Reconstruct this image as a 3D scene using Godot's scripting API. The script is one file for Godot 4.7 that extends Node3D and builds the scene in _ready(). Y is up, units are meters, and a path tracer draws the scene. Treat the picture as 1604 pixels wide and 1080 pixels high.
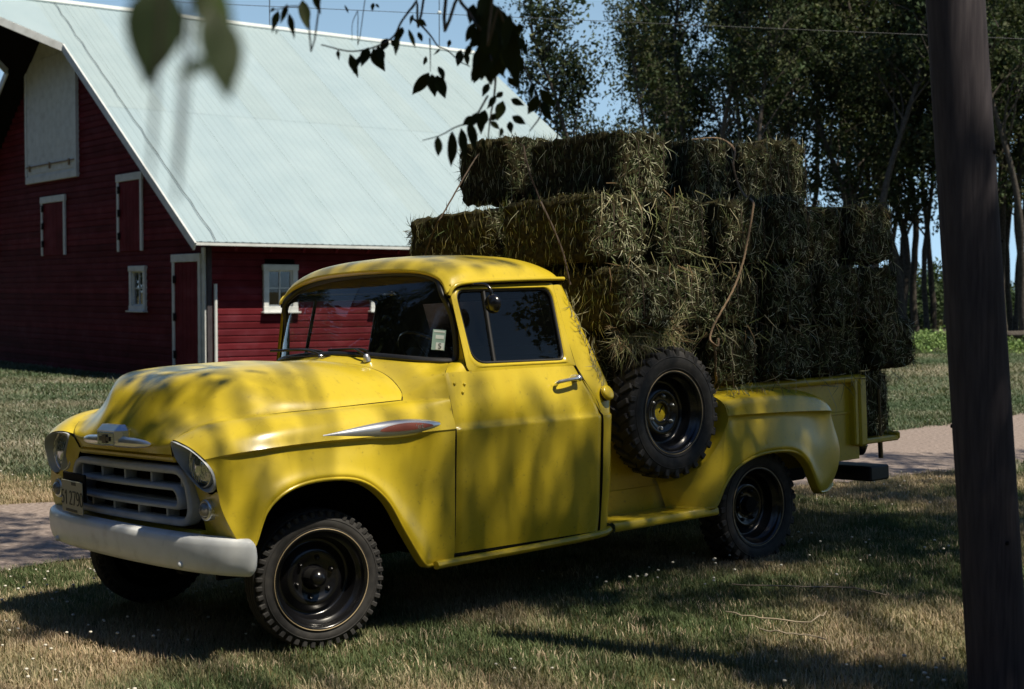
extends Node3D

# ------------------------------------------------------------------ mesh builder
class B:
	var v := PackedVector3Array()
	var n := PackedVector3Array()
	var c := PackedColorArray()
	var ix := PackedInt32Array()
	var col := Color.WHITE
	var T := Transform3D()

	func put(p: Vector3, q: Vector3) -> int:
		v.append(T * p)
		n.append((T.basis * q).normalized())
		c.append(col)
		return v.size() - 1

	func tri(a: Vector3, b: Vector3, d: Vector3) -> void:
		var q := (d - a).cross(b - a)
		var i := put(a, q)
		put(b, q)
		put(d, q)
		ix.append_array([i, i + 1, i + 2])

	func quad(a: Vector3, b: Vector3, d: Vector3, e: Vector3) -> void:
		var q := (e - a).cross(b - a)
		if q.length_squared() < 1e-16:
			q = (d - b).cross(e - b)
		var i := put(a, q)
		put(b, q)
		put(d, q)
		put(e, q)
		ix.append_array([i, i + 1, i + 2, i, i + 2, i + 3])

	# rows: Array of PackedVector3Array; smooth
	func grid(rows: Array, closed := false, offset := 0.0) -> void:
		var nu := rows.size()
		var nv: int = rows[0].size()
		var nn := PackedVector3Array()
		nn.resize(nu * nv)
		var iu := nu if closed else nu - 1
		var tris := PackedInt32Array()
		for i in iu:
			var i2 := (i + 1) % nu
			for j in nv - 1:
				var a: Vector3 = rows[i][j]
				var b: Vector3 = rows[i][j + 1]
				var d: Vector3 = rows[i2][j + 1]
				var e: Vector3 = rows[i2][j]
				var q := (b - a).cross(d - a)
				var r := (d - a).cross(e - a)
				var ia := i * nv + j
				var ib := ia + 1
				var ie := i2 * nv + j
				var id := ie + 1
				nn[ia] += q + r
				nn[ib] += q
				nn[id] += q + r
				nn[ie] += r
				tris.append_array([ia, id, ib, ia, ie, id])
		var base := v.size()
		for i in nu:
			for j in nv:
				var q := nn[i * nv + j].normalized()
				var p: Vector3 = rows[i][j]
				put(p + q * offset, q)
		for t in tris:
			ix.append(base + t)

	func box(o: Vector3, s: Vector3, bev := 0.0, R := Basis()) -> void:
		var keep := T
		T = T * Transform3D(R, o)
		var h := s * 0.5
		if bev <= 0.0:
			for ax in 3:
				for sg in [-1.0, 1.0]:
					var u := Vector3()
					var w := Vector3()
					var f := Vector3()
					f[ax] = h[ax] * sg
					u[(ax + 1) % 3] = h[(ax + 1) % 3] * sg
					w[(ax + 2) % 3] = h[(ax + 2) % 3]
					quad(f - u - w, f - u + w, f + u + w, f + u - w)
		else:
			var b := minf(bev, minf(h.x, minf(h.y, h.z)) * 0.9)
			for ax in 3:
				for sg in [-1.0, 1.0]:
					var u := Vector3()
					var w := Vector3()
					var f := Vector3()
					f[ax] = h[ax] * sg
					u[(ax + 1) % 3] = (h[(ax + 1) % 3] - b) * sg
					w[(ax + 2) % 3] = h[(ax + 2) % 3] - b
					quad(f - u - w, f - u + w, f + u + w, f + u - w)
			for ax in 3:
				var a1 := (ax + 1) % 3
				var a2 := (ax + 2) % 3
				for s1 in [-1.0, 1.0]:
					for s2 in [-1.0, 1.0]:
						var p := Vector3()
						var q := Vector3()
						p[a1] = h[a1] * s1
						p[a2] = (h[a2] - b) * s2
						q[a1] = (h[a1] - b) * s1
						q[a2] = h[a2] * s2
						var l := Vector3()
						l[ax] = h[ax] - b
						if s1 * s2 > 0:
							quad(p + l, p - l, q - l, q + l)
						else:
							quad(p - l, p + l, q + l, q - l)
			for sx in [-1.0, 1.0]:
				for sy in [-1.0, 1.0]:
					for sz in [-1.0, 1.0]:
						var a := Vector3(h.x * sx, (h.y - b) * sy, (h.z - b) * sz)
						var d := Vector3((h.x - b) * sx, h.y * sy, (h.z - b) * sz)
						var e := Vector3((h.x - b) * sx, (h.y - b) * sy, h.z * sz)
						if sx * sy * sz > 0:
							tri(a, e, d)
						else:
							tri(a, d, e)
		T = keep

	# sweep a ring of radius along points; radii float or Array
	func tube(pts: PackedVector3Array, rad, sides := 8, caps := true, closed := false) -> void:
		var m := pts.size()
		if m < 2:
			return
		var rows := []
		var up := Vector3.UP
		var t0 := (pts[1] - pts[0]).normalized()
		if absf(t0.dot(up)) > 0.9:
			up = Vector3.RIGHT
		var side := t0.cross(up).normalized()
		for i in m:
			var a := pts[(i - 1 + m) % m] if closed else pts[maxi(i - 1, 0)]
			var b := pts[(i + 1) % m] if closed else pts[mini(i + 1, m - 1)]
			var t := (b - a).normalized()
			side = (side - t * side.dot(t)).normalized()
			var w := t.cross(side)
			var r: float = rad[i] if rad is Array or rad is PackedFloat32Array else rad
			var row := PackedVector3Array()
			for k in sides + 1:
				var g := TAU * k / sides
				row.append(pts[i] + (side * cos(g) + w * sin(g)) * r)
			rows.append(row)
		grid(rows, closed)
		if caps and not closed:
			for e in [0, m - 1]:
				var row: PackedVector3Array = rows[e]
				for k in sides:
					if e == 0:
						tri(pts[e], row[k], row[k + 1])
					else:
						tri(pts[e], row[k + 1], row[k])

	# profile of Vector2(r, h) turned about the axis `ax` through o
	func lathe(prof: Array, o: Vector3, ax: Vector3, segs := 32) -> void:
		var a := ax.normalized()
		var s := a.cross(Vector3.UP if absf(a.y) < 0.9 else Vector3.RIGHT).normalized()
		var w := a.cross(s)
		var rows := []
		for k in segs:
			var g := TAU * k / segs
			var row := PackedVector3Array()
			for p in prof:
				row.append(o + a * p.y + (s * cos(g) + w * sin(g)) * p.x)
			rows.append(row)
		grid(rows, true)

	func done() -> ArrayMesh:
		var m := ArrayMesh.new()
		if v.is_empty():
			return m
		var arr := []
		arr.resize(Mesh.ARRAY_MAX)
		arr[Mesh.ARRAY_VERTEX] = v
		arr[Mesh.ARRAY_NORMAL] = n
		arr[Mesh.ARRAY_COLOR] = c
		arr[Mesh.ARRAY_INDEX] = ix
		m.add_surface_from_arrays(Mesh.PRIMITIVE_TRIANGLES, arr)
		return m


# ------------------------------------------------------------------ helpers
var M := {}
var rng := RandomNumberGenerator.new()

func tag(o: Node, label := "", category := "", group := "", kind := "") -> Node:
	if label != "":
		o.set_meta("label", label)
	if category != "":
		o.set_meta("category", category)
	if group != "":
		o.set_meta("group", group)
	if kind != "":
		o.set_meta("kind", kind)
	return o

func node(called: String, parent: Node, at := Vector3.ZERO) -> Node3D:
	var o := Node3D.new()
	o.name = called
	o.position = at
	parent.add_child(o, true)
	return o

func obj(called: String, b, mat: Material, parent: Node) -> MeshInstance3D:
	var o := MeshInstance3D.new()
	o.name = called
	var m: Mesh = b.done() if b is B else b
	o.mesh = m
	if m.get_surface_count():
		m.surface_set_material(0, mat)
	parent.add_child(o, true)
	return o

# the same mesh again (with another material through the override slot)
func again(called: String, m: Mesh, mat: Material, parent: Node, tr := Transform3D()) -> MeshInstance3D:
	var o := MeshInstance3D.new()
	o.name = called
	o.mesh = m
	o.material_override = mat
	o.transform = tr
	parent.add_child(o, true)
	return o

func vs(a: Array) -> PackedVector3Array:
	var r := PackedVector3Array()
	for i in range(0, a.size() - 2, 3):
		r.append(Vector3(a[i], a[i + 1], a[i + 2]))
	return r

func cr(a: Vector3, b: Vector3, c: Vector3, d: Vector3, t: float) -> Vector3:
	return 0.5 * (2.0 * b + (c - a) * t + (2.0 * a - 5.0 * b + 4.0 * c - d) * t * t + (3.0 * b - a - 3.0 * c + d) * t * t * t)

func curve(p: PackedVector3Array, k: int, closed := false) -> PackedVector3Array:
	var r := PackedVector3Array()
	var m := p.size()
	var segs := m if closed else m - 1
	for i in segs:
		var b := p[i]
		var c := p[(i + 1) % m]
		var a := p[(i - 1 + m) % m] if closed or i > 0 else b * 2.0 - c
		var d := p[(i + 2) % m] if closed or i + 2 < m else c * 2.0 - b
		for j in k:
			r.append(cr(a, b, c, d, float(j) / k))
	if not closed:
		r.append(p[m - 1])
	return r

# control rows (Array of flat arrays or PackedVector3Array) -> smooth rows
func patch(ctrl: Array, ku := 6, kv := 6) -> Array:
	var mid := []
	for r in ctrl:
		var p: PackedVector3Array = r if r is PackedVector3Array else vs(r)
		mid.append(curve(p, kv))
	var out := []
	var nv: int = mid[0].size()
	var cols := []
	for j in nv:
		var p := PackedVector3Array()
		for i in mid.size():
			p.append(mid[i][j])
		cols.append(curve(p, ku))
	for i in cols[0].size():
		var row := PackedVector3Array()
		for j in nv:
			row.append(cols[j][i])
		out.append(row)
	return out

func flip(rows: Array) -> Array:
	var out := []
	for r in rows:
		var q := PackedVector3Array()
		for p in r:
			q.append(Vector3(p.x, p.y, -p.z))
		out.append(q)
	out.reverse()
	return out

func flipline(p: PackedVector3Array) -> PackedVector3Array:
	return flip([p])[0]

func noise_tex(size: int, freq: float, colors: Array, seed_ := 1, octaves := 4, kind := FastNoiseLite.TYPE_SIMPLEX_SMOOTH) -> NoiseTexture2D:
	var f := FastNoiseLite.new()
	f.noise_type = kind
	f.seed = seed_
	f.frequency = freq
	f.fractal_octaves = octaves
	var t := NoiseTexture2D.new()
	t.width = size
	t.height = size
	t.seamless = true
	t.noise = f
	if colors.size():
		var g := Gradient.new()
		var offs := PackedFloat32Array()
		var cs := PackedColorArray()
		for i in colors.size():
			offs.append(float(i) / (colors.size() - 1))
			cs.append((colors[i] as Color).linear_to_srgb())
		g.offsets = offs
		g.colors = cs
		t.color_ramp = g
	return t

func mat(called: String, lin: Color, rough := 0.7, metal := 0.0) -> StandardMaterial3D:
	var m := StandardMaterial3D.new()
	m.resource_name = called
	m.albedo_color = lin.linear_to_srgb()
	m.roughness = rough
	m.metallic = metal
	M[called] = m
	return m

func noisy(m: StandardMaterial3D, tex: Texture2D, scale: float, world := false) -> StandardMaterial3D:
	m.albedo_color = Color.WHITE
	m.albedo_texture = tex
	m.uv1_triplanar = true
	m.uv1_world_triplanar = world
	m.uv1_scale = Vector3.ONE * scale
	return m

func bump(m: StandardMaterial3D, tex: Texture2D, depth: float, scale := 0.0) -> void:
	m.heightmap_enabled = true
	m.heightmap_texture = tex
	m.heightmap_scale = depth
	if scale > 0.0:
		m.uv1_triplanar = true
		m.uv1_scale = Vector3.ONE * scale

func hash2(x: float, y: float) -> float:
	return fposmod(sin(x * 127.1 + y * 311.7) * 43758.5453, 1.0)

# ------------------------------------------------------------------ the frame of the truck (x to its tail, y up, z to its left side)
const TB := Basis(Vector3(0.7583, 0.0141, -0.6518), Vector3(-0.0355, 0.9992, -0.0196), Vector3(0.6509, 0.0380, 0.7582))
const TO := Vector3(-1.3557, 0.0078, -6.9412)
const SUN := Vector3(0.388, 0.866, 0.3146)
var TT := Transform3D(TB.orthonormalized(), TO)
var BT := Transform3D(Basis(Vector3.UP, deg_to_rad(37.6)), Vector3(-5.255, 0.0, -25.30))
var ground_noise := FastNoiseLite.new()

func _ready() -> void:
	rng.seed = 57
	# camera, sky, sun, exposure
	var cam := Camera3D.new()
	cam.name = "camera"
	add_child(cam)
	cam.position = Vector3(0, 1.62, 0)
	cam.rotation_degrees = Vector3(-2.07, 0, 0)
	cam.near = 0.05
	cam.far = 3000.0
	var lens := CameraAttributesPhysical.new()
	lens.frustum_focal_length = 51.1
	lens.frustum_focus_distance = 7.6
	lens.frustum_near = 0.05
	lens.frustum_far = 3000.0
	lens.exposure_aperture = 5.0
	cam.attributes = lens
	cam.fov = 26.43
	cam.current = true
	var env := Environment.new()
	env.background_mode = Environment.BG_SKY
	var sky := Sky.new()
	var sm := ProceduralSkyMaterial.new()
	sm.sky_top_color = Color(0.028, 0.07, 0.20).linear_to_srgb()
	sm.sky_horizon_color = Color(0.50, 0.76, 0.98).linear_to_srgb()
	sm.sky_curve = 0.24
	sm.ground_bottom_color = Color(0.10, 0.11, 0.06).linear_to_srgb()
	sm.ground_horizon_color = Color(0.30, 0.36, 0.34).linear_to_srgb()
	sm.sun_angle_max = 8.0
	sky.sky_material = sm
	env.sky = sky
	env.tonemap_mode = Environment.TONE_MAPPER_LINEAR
	env.tonemap_exposure = 1.2
	env.background_energy_multiplier = 0.88
	env.sdfgi_enabled = true
	env.ssao_enabled = true
	env.ssil_enabled = true
	var we := WorldEnvironment.new()
	we.name = "environment"
	we.environment = env
	add_child(we)
	var sun := DirectionalLight3D.new()
	sun.name = "sun"
	sun.light_energy = 1.6
	sun.light_color = Color(1.0, 0.955, 0.87)
	sun.light_angular_distance = 0.5
	sun.shadow_enabled = true
	add_child(sun)
	sun.look_at_from_position(SUN * 50.0, Vector3.ZERO)

	make_materials()
	make_ground()
	make_barn()
	make_pole_and_wire()
	make_grove()
	make_truck()
	make_hay()
	make_overhanging_tree()
	make_grass()


func make_materials() -> void:
	var y := mat("yellow_paint", Color(0.60, 0.42, 0.016), 0.30)
	noisy(y, noise_tex(512, 0.006, [Color(0.50, 0.365, 0.016), Color(0.56, 0.425, 0.022), Color(0.59, 0.45, 0.028), Color(0.63, 0.49, 0.055)], 3, 5), 0.55)
	# chips and stone marks
	y.detail_enabled = true
	y.detail_blend_mode = BaseMaterial3D.BLEND_MODE_MIX
	var chip := Image.create(4, 4, false, Image.FORMAT_RGBA8)
	chip.fill(Color(0.10, 0.06, 0.03).linear_to_srgb())
	y.detail_albedo = ImageTexture.create_from_image(chip)
	y.detail_mask = noise_tex(1024, 0.045, [Color(0, 0, 0), Color(0, 0, 0), Color(0, 0, 0), Color(0, 0, 0), Color(0.0, 0.0, 0.0), Color(0.02, 0.02, 0.02), Color(0.7, 0.7, 0.7)], 63, 3)
	y.metallic_specular = 0.5
	y.clearcoat_enabled = true
	y.clearcoat = 0.35
	y.clearcoat_roughness = 0.18
	var r := noise_tex(256, 0.02, [Color(0.05, 0.05, 0.05), Color(0.12, 0.12, 0.12)], 9, 4)
	y.roughness = 1.0
	y.roughness_texture = r
	var wave := noise_tex(256, 0.012, [], 61, 2)
	bump(y, wave, 0.10)
	mat("dark_inside", Color(0.012, 0.012, 0.012), 0.75)
	mat("seat_cloth", Color(0.03, 0.026, 0.024), 0.8)
	mat("black_gloss", Color(0.006, 0.006, 0.007), 0.22).metallic_specular = 0.6
	mat("black_rubber", Color(0.012, 0.012, 0.012), 0.5)
	var ty := mat("tyre_rubber", Color(0.028, 0.027, 0.027), 0.75)
	noisy(ty, noise_tex(256, 0.03, [Color(0.012, 0.012, 0.012), Color(0.024, 0.023, 0.023), Color(0.045, 0.042, 0.038)], 5, 5), 2.2)
	mat("rim_line", Color(0.42, 0.33, 0.2), 0.5)
	mat("chrome", Color(0.78, 0.79, 0.80), 0.3, 0.9)
	var gp := mat("grille_paint", Color(0.42, 0.45, 0.49), 0.45)
	noisy(gp, noise_tex(256, 0.02, [Color(0.36, 0.39, 0.42), Color(0.46, 0.49, 0.53)], 11, 4), 2.0)
	var wp := mat("white_bumper", Color(0.74, 0.76, 0.76), 0.35)
	noisy(wp, noise_tex(512, 0.012, [Color(0.60, 0.62, 0.62), Color(0.78, 0.81, 0.82), Color(0.83, 0.86, 0.87), Color(0.84, 0.87, 0.88)], 21, 5), 1.1)
	var gl := mat("window_glass", Color(0.6, 0.65, 0.65), 0.0)
	gl.albedo_color = Color(0.2, 0.22, 0.22, 0.03)
	gl.transparency = BaseMaterial3D.TRANSPARENCY_ALPHA
	mat("lens_glass", Color(0.5, 0.55, 0.58), 0.12, 0.85)
	mat("amber_lens", Color(0.30, 0.28, 0.24), 0.2, 0.3)
	mat("badge_red", Color(0.19, 0.05, 0.034), 0.55)
	mat("plate_face", Color(0.32, 0.32, 0.24), 0.5)
	mat("plate_ink", Color(0.02, 0.025, 0.022), 0.6)
	mat("sticker_green", Color(0.22, 0.33, 0.30), 0.6)
	mat("sticker_pale", Color(0.55, 0.6, 0.6), 0.6)
	# barn
	var red := mat("barn_red", Color(0.17, 0.026, 0.03), 0.75)
	noisy(red, noise_tex(512, 0.01, [Color(0.075, 0.008, 0.010), Color(0.115, 0.013, 0.018), Color(0.145, 0.021, 0.028), Color(0.19, 0.05, 0.065)], 31, 5), 0.35, true)
	var bw := mat("barn_white", Color(0.66, 0.68, 0.68), 0.7)
	noisy(bw, noise_tex(256, 0.02, [Color(0.52, 0.54, 0.53), Color(0.66, 0.69, 0.69), Color(0.72, 0.74, 0.74)], 33, 4), 0.8, true)
	var rf := mat("roof_metal", Color(0.36, 0.46, 0.45), 0.55)
	noisy(rf, noise_tex(512, 0.008, [Color(0.29, 0.385, 0.425), Color(0.32, 0.415, 0.455), Color(0.35, 0.445, 0.48)], 35, 5), 0.25, true)
	mat("roof_ridge", Color(0.58, 0.64, 0.64), 0.5)
	mat("barn_dark", Color(0.012, 0.011, 0.011), 0.9)
	mat("cable_dark", Color(0.05, 0.055, 0.06), 0.6)
	mat("rod_glass", Color(0.7, 0.74, 0.74), 0.2)
	# wood, soil, plants
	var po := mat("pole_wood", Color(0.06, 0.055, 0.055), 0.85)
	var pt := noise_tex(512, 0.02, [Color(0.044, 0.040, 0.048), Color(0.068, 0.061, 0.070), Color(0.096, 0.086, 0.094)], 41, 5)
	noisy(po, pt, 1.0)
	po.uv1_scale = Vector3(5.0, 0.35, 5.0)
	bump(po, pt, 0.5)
	var so := mat("soil", Color(0.10, 0.075, 0.04), 0.95)
	noisy(so, noise_tex(1024, 0.006, [Color(0.035, 0.045, 0.018), Color(0.07, 0.075, 0.03), Color(0.13, 0.11, 0.055), Color(0.18, 0.14, 0.075)], 43, 6), 0.3, true)
	var gv := mat("gravel", Color(0.28, 0.22, 0.17), 0.95)
	var gt := noise_tex(1024, 0.03, [Color(0.13, 0.10, 0.085), Color(0.22, 0.175, 0.15), Color(0.29, 0.235, 0.205), Color(0.40, 0.34, 0.30)], 45, 6)
	noisy(gv, gt, 0.6, true)
	bump(gv, gt, 2.0)
	var bk := mat("bark", Color(0.05, 0.04, 0.033), 0.9)
	noisy(bk, noise_tex(256, 0.03, [Color(0.03, 0.027, 0.024), Color(0.075, 0.066, 0.058), Color(0.14, 0.125, 0.11)], 47, 5), 1.2)
	for g in [["leaf", Color(1, 1, 1)], ["near_leaf", Color(0.022, 0.03, 0.009)], ["grass_blade", Color(1, 1, 1)], ["hay_strand", Color(1, 1, 1)]]:
		var m := mat(g[0], g[1], 0.6)
		m.vertex_color_use_as_albedo = g[1].r == 1.0
		m.backlight_enabled = g[0] in ["leaf", "grass_blade"]
		m.backlight = Color(0.45, 0.55, 0.2).linear_to_srgb() * 0.8
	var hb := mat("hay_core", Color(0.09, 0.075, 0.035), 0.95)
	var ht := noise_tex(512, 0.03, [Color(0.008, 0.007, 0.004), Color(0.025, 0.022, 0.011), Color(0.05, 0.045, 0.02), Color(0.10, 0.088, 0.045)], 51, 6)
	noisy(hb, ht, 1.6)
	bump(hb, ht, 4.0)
	var gleaf := mat("blurred_leaf", Color(0.022, 0.034, 0.012), 0.6)
	gleaf.backlight_enabled = true
	gleaf.backlight = Color(0.12, 0.17, 0.06).linear_to_srgb()
	for k in 3:
		var v: StandardMaterial3D = red.duplicate()
		v.albedo_color = [Color(1, 1, 1), Color(0.86, 0.84, 0.84), Color(0.93, 0.98, 1.0)][k]
		v.metallic_specular = 0.18
		M["barn_red%d" % k] = v
		v = rf.duplicate()
		v.albedo_color = [Color(1, 1, 1), Color(0.98, 0.985, 0.99), Color(0.99, 0.985, 0.975)][k]
		M["roof_metal%d" % k] = v
	for k in ["barn_red", "hay_core", "hay_strand", "grass_blade", "leaf", "near_leaf", "bark", "soil", "pole_wood", "barn_dark", "dark_inside"]:
		M[k].metallic_specular = 0.18
	mat("rope", Color(0.26, 0.18, 0.11), 0.9)
	mat("dark_rope", Color(0.07, 0.05, 0.035), 0.9)
	mat("clover_white", Color(0.62, 0.6, 0.52), 0.8)
	mat("twig", Color(0.30, 0.25, 0.18), 0.85)

# ------------------------------------------------------------------ ground and road
func gh(x: float, z: float) -> float:
	var ny := TT.basis.y
	var yp := TO.y + 0.025 - ((x - TO.x) * ny.x + (z - TO.z) * ny.z) / ny.y
	var d2 := (x * x + (z + 7.9) * (z + 7.9)) / 30.0
	var w := exp(-d2 * d2)
	var far_ := smoothstep(60.0, 400.0, sqrt(x * x + z * z))
	return yp * w + ground_noise.get_noise_2d(x, z) * 0.03 * (1.0 - w) * (1.0 - far_)

func on_ground(x: float, z: float, up := 0.0) -> Vector3:
	return Vector3(x, gh(x, z) + up, z)

const ROAD_NEAR := [-60, 24, -30, 6.5, -12, -3.7, -3.05, -8.76, 0, -10.45, 2.78, -12.05, 4.4, -13.3, 12, -18.6, 40, -36, 90, -66]
const ROAD_FAR := [-60, 21, -30, 3.6, -12, -6.6, -3.97, -11.42, 0, -13.85, 4.4, -17.0, 7.4, -19.9, 14, -25, 40, -42, 90, -72]

func edge_line(a: Array) -> PackedVector3Array:
	var p := PackedVector3Array()
	for i in range(0, a.size(), 2):
		p.append(Vector3(a[i], 0, a[i + 1]))
	return curve(p, 24)

func line_z(line: PackedVector3Array, x: float) -> float:
	for i in line.size() - 1:
		if line[i].x <= x and line[i + 1].x >= x:
			return lerpf(line[i].z, line[i + 1].z, (x - line[i].x) / maxf(line[i + 1].x - line[i].x, 1e-5))
	return 999.0

var road_a: PackedVector3Array
var road_b: PackedVector3Array

func on_road(x: float, z: float, pad := 0.0) -> bool:
	return z < line_z(road_a, x) + pad and z > line_z(road_b, x) - pad

func make_ground() -> void:
	ground_noise.frequency = 0.08
	ground_noise.seed = 4
	var b := B.new()
	var rows := []
	var r := 0.0
	for k in 120:
		var row := PackedVector3Array()
		for a in 145:
			var g := TAU * a / 144.0
			var x := cos(g) * r
			var z := sin(g) * r - 8.0
			row.append(on_ground(x, z))
		rows.append(row)
		r += 0.16 + r * 0.06
		if k == 119:
			break
	b.grid(rows)
	tag(obj("ground", b, M.soil, self), "", "", "", "structure")
	road_a = edge_line(ROAD_NEAR)
	road_b = edge_line(ROAD_FAR)
	b = B.new()
	rows = []
	for i in road_a.size():
		var row := PackedVector3Array()
		var ja := (hash2(i, 1.0) - 0.5) * 0.22
		var jb := (hash2(i, 2.0) - 0.5) * 0.22
		for j in 13:
			var t := float(j) / 12.0
			var p := road_a[i].lerp(road_b[i], t)
			if j == 0:
				p.z += ja
			elif j == 12:
				p.z += jb
			row.append(on_ground(p.x, p.z, 0.012 + 0.012 * sin(t * PI) - 0.01 * exp(-pow((t - 0.3) * 12.0, 2)) - 0.01 * exp(-pow((t - 0.72) * 12.0, 2))))
		rows.append(row)
	rows.reverse()
	b.grid(rows)
	tag(obj("gravel_road", b, M.gravel, self), "", "", "", "structure")


# ------------------------------------------------------------------ barn
func barn_window(barn: Node3D, tr: Transform3D, w: float, h: float, cols: int, rws: int) -> void:
	# tr: origin at the middle of the opening on the wall face, +z outward
	var win := node("window", barn)
	win.transform = tr
	var b := B.new()
	var f := 0.095
	b.box(Vector3(-w / 2 + f / 2, 0, 0.02), Vector3(f, h - 2 * f, 0.06), 0.005)
	b.box(Vector3(w / 2 - f / 2, 0, 0.02), Vector3(f, h - 2 * f, 0.06), 0.005)
	b.box(Vector3(0, h / 2 - f * 0.55, 0.024), Vector3(w + 0.03, f * 1.1, 0.075), 0.006)
	b.box(Vector3(0, -h / 2 + f / 2, 0.024), Vector3(w + 0.01, f, 0.07), 0.006)
	b.box(Vector3(0, -h / 2 - 0.012, 0.05), Vector3(w + 0.07, 0.032, 0.12), 0.006)
	obj("frame", b, M.barn_white, win)
	b = B.new()
	var iw := w - 2 * f
	var ih := h - 2 * f
	var st := 0.03
	for s in [-1, 1]:
		b.box(Vector3(s * (iw / 2 - st / 2), 0, -0.012), Vector3(st, ih, 0.035))
		b.box(Vector3(0, s * (ih / 2 - st / 2), -0.0125), Vector3(iw - 2 * st, st, 0.034))
	for k in range(1, cols):
		b.box(Vector3(-iw / 2 + iw * k / cols, 0, -0.013), Vector3(0.018, ih - 2 * st, 0.03))
	for k in range(1, rws):
		b.box(Vector3(0, -ih / 2 + ih * k / rws, -0.0135), Vector3(iw - 2 * st, 0.018, 0.028))
	obj("sash", b, M.barn_white, win)
	var pw := iw / cols
	var ph := ih / rws
	var pm := BoxMesh.new()
	pm.size = Vector3(pw - 0.01, ph - 0.01, 0.003)
	for i in cols:
		for j in rws:
			var p := again("pane", pm, M.window_glass, win, Transform3D(Basis(), Vector3(-iw / 2 + pw * (i + 0.5), -ih / 2 + ph * (j + 0.5), -0.016)))
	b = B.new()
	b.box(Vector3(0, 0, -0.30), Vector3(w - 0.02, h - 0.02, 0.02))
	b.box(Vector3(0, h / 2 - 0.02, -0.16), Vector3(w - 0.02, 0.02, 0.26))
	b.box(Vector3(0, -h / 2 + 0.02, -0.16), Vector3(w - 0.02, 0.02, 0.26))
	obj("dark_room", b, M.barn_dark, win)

func siding_board(len_: float, h: float) -> ArrayMesh:
	# lies along +x from 0 to len_, face towards +z, cove at the top edge
	var b := B.new()
	var prof := [Vector2(0.0, -0.02), Vector2(0.0, 0.018), Vector2(0.004, 0.022), Vector2(h * 0.74, 0.022), Vector2(h * 0.80, 0.014), Vector2(h * 0.88, 0.008), Vector2(h * 0.995, 0.006), Vector2(h * 0.995, -0.02)]
	for i in prof.size() - 1:
		var p: Vector2 = prof[i]
		var q: Vector2 = prof[i + 1]
		b.quad(Vector3(0, p.x, p.y), Vector3(0, q.x, q.y), Vector3(len_, q.x, q.y), Vector3(len_, p.x, p.y))
	return b.done()

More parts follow.
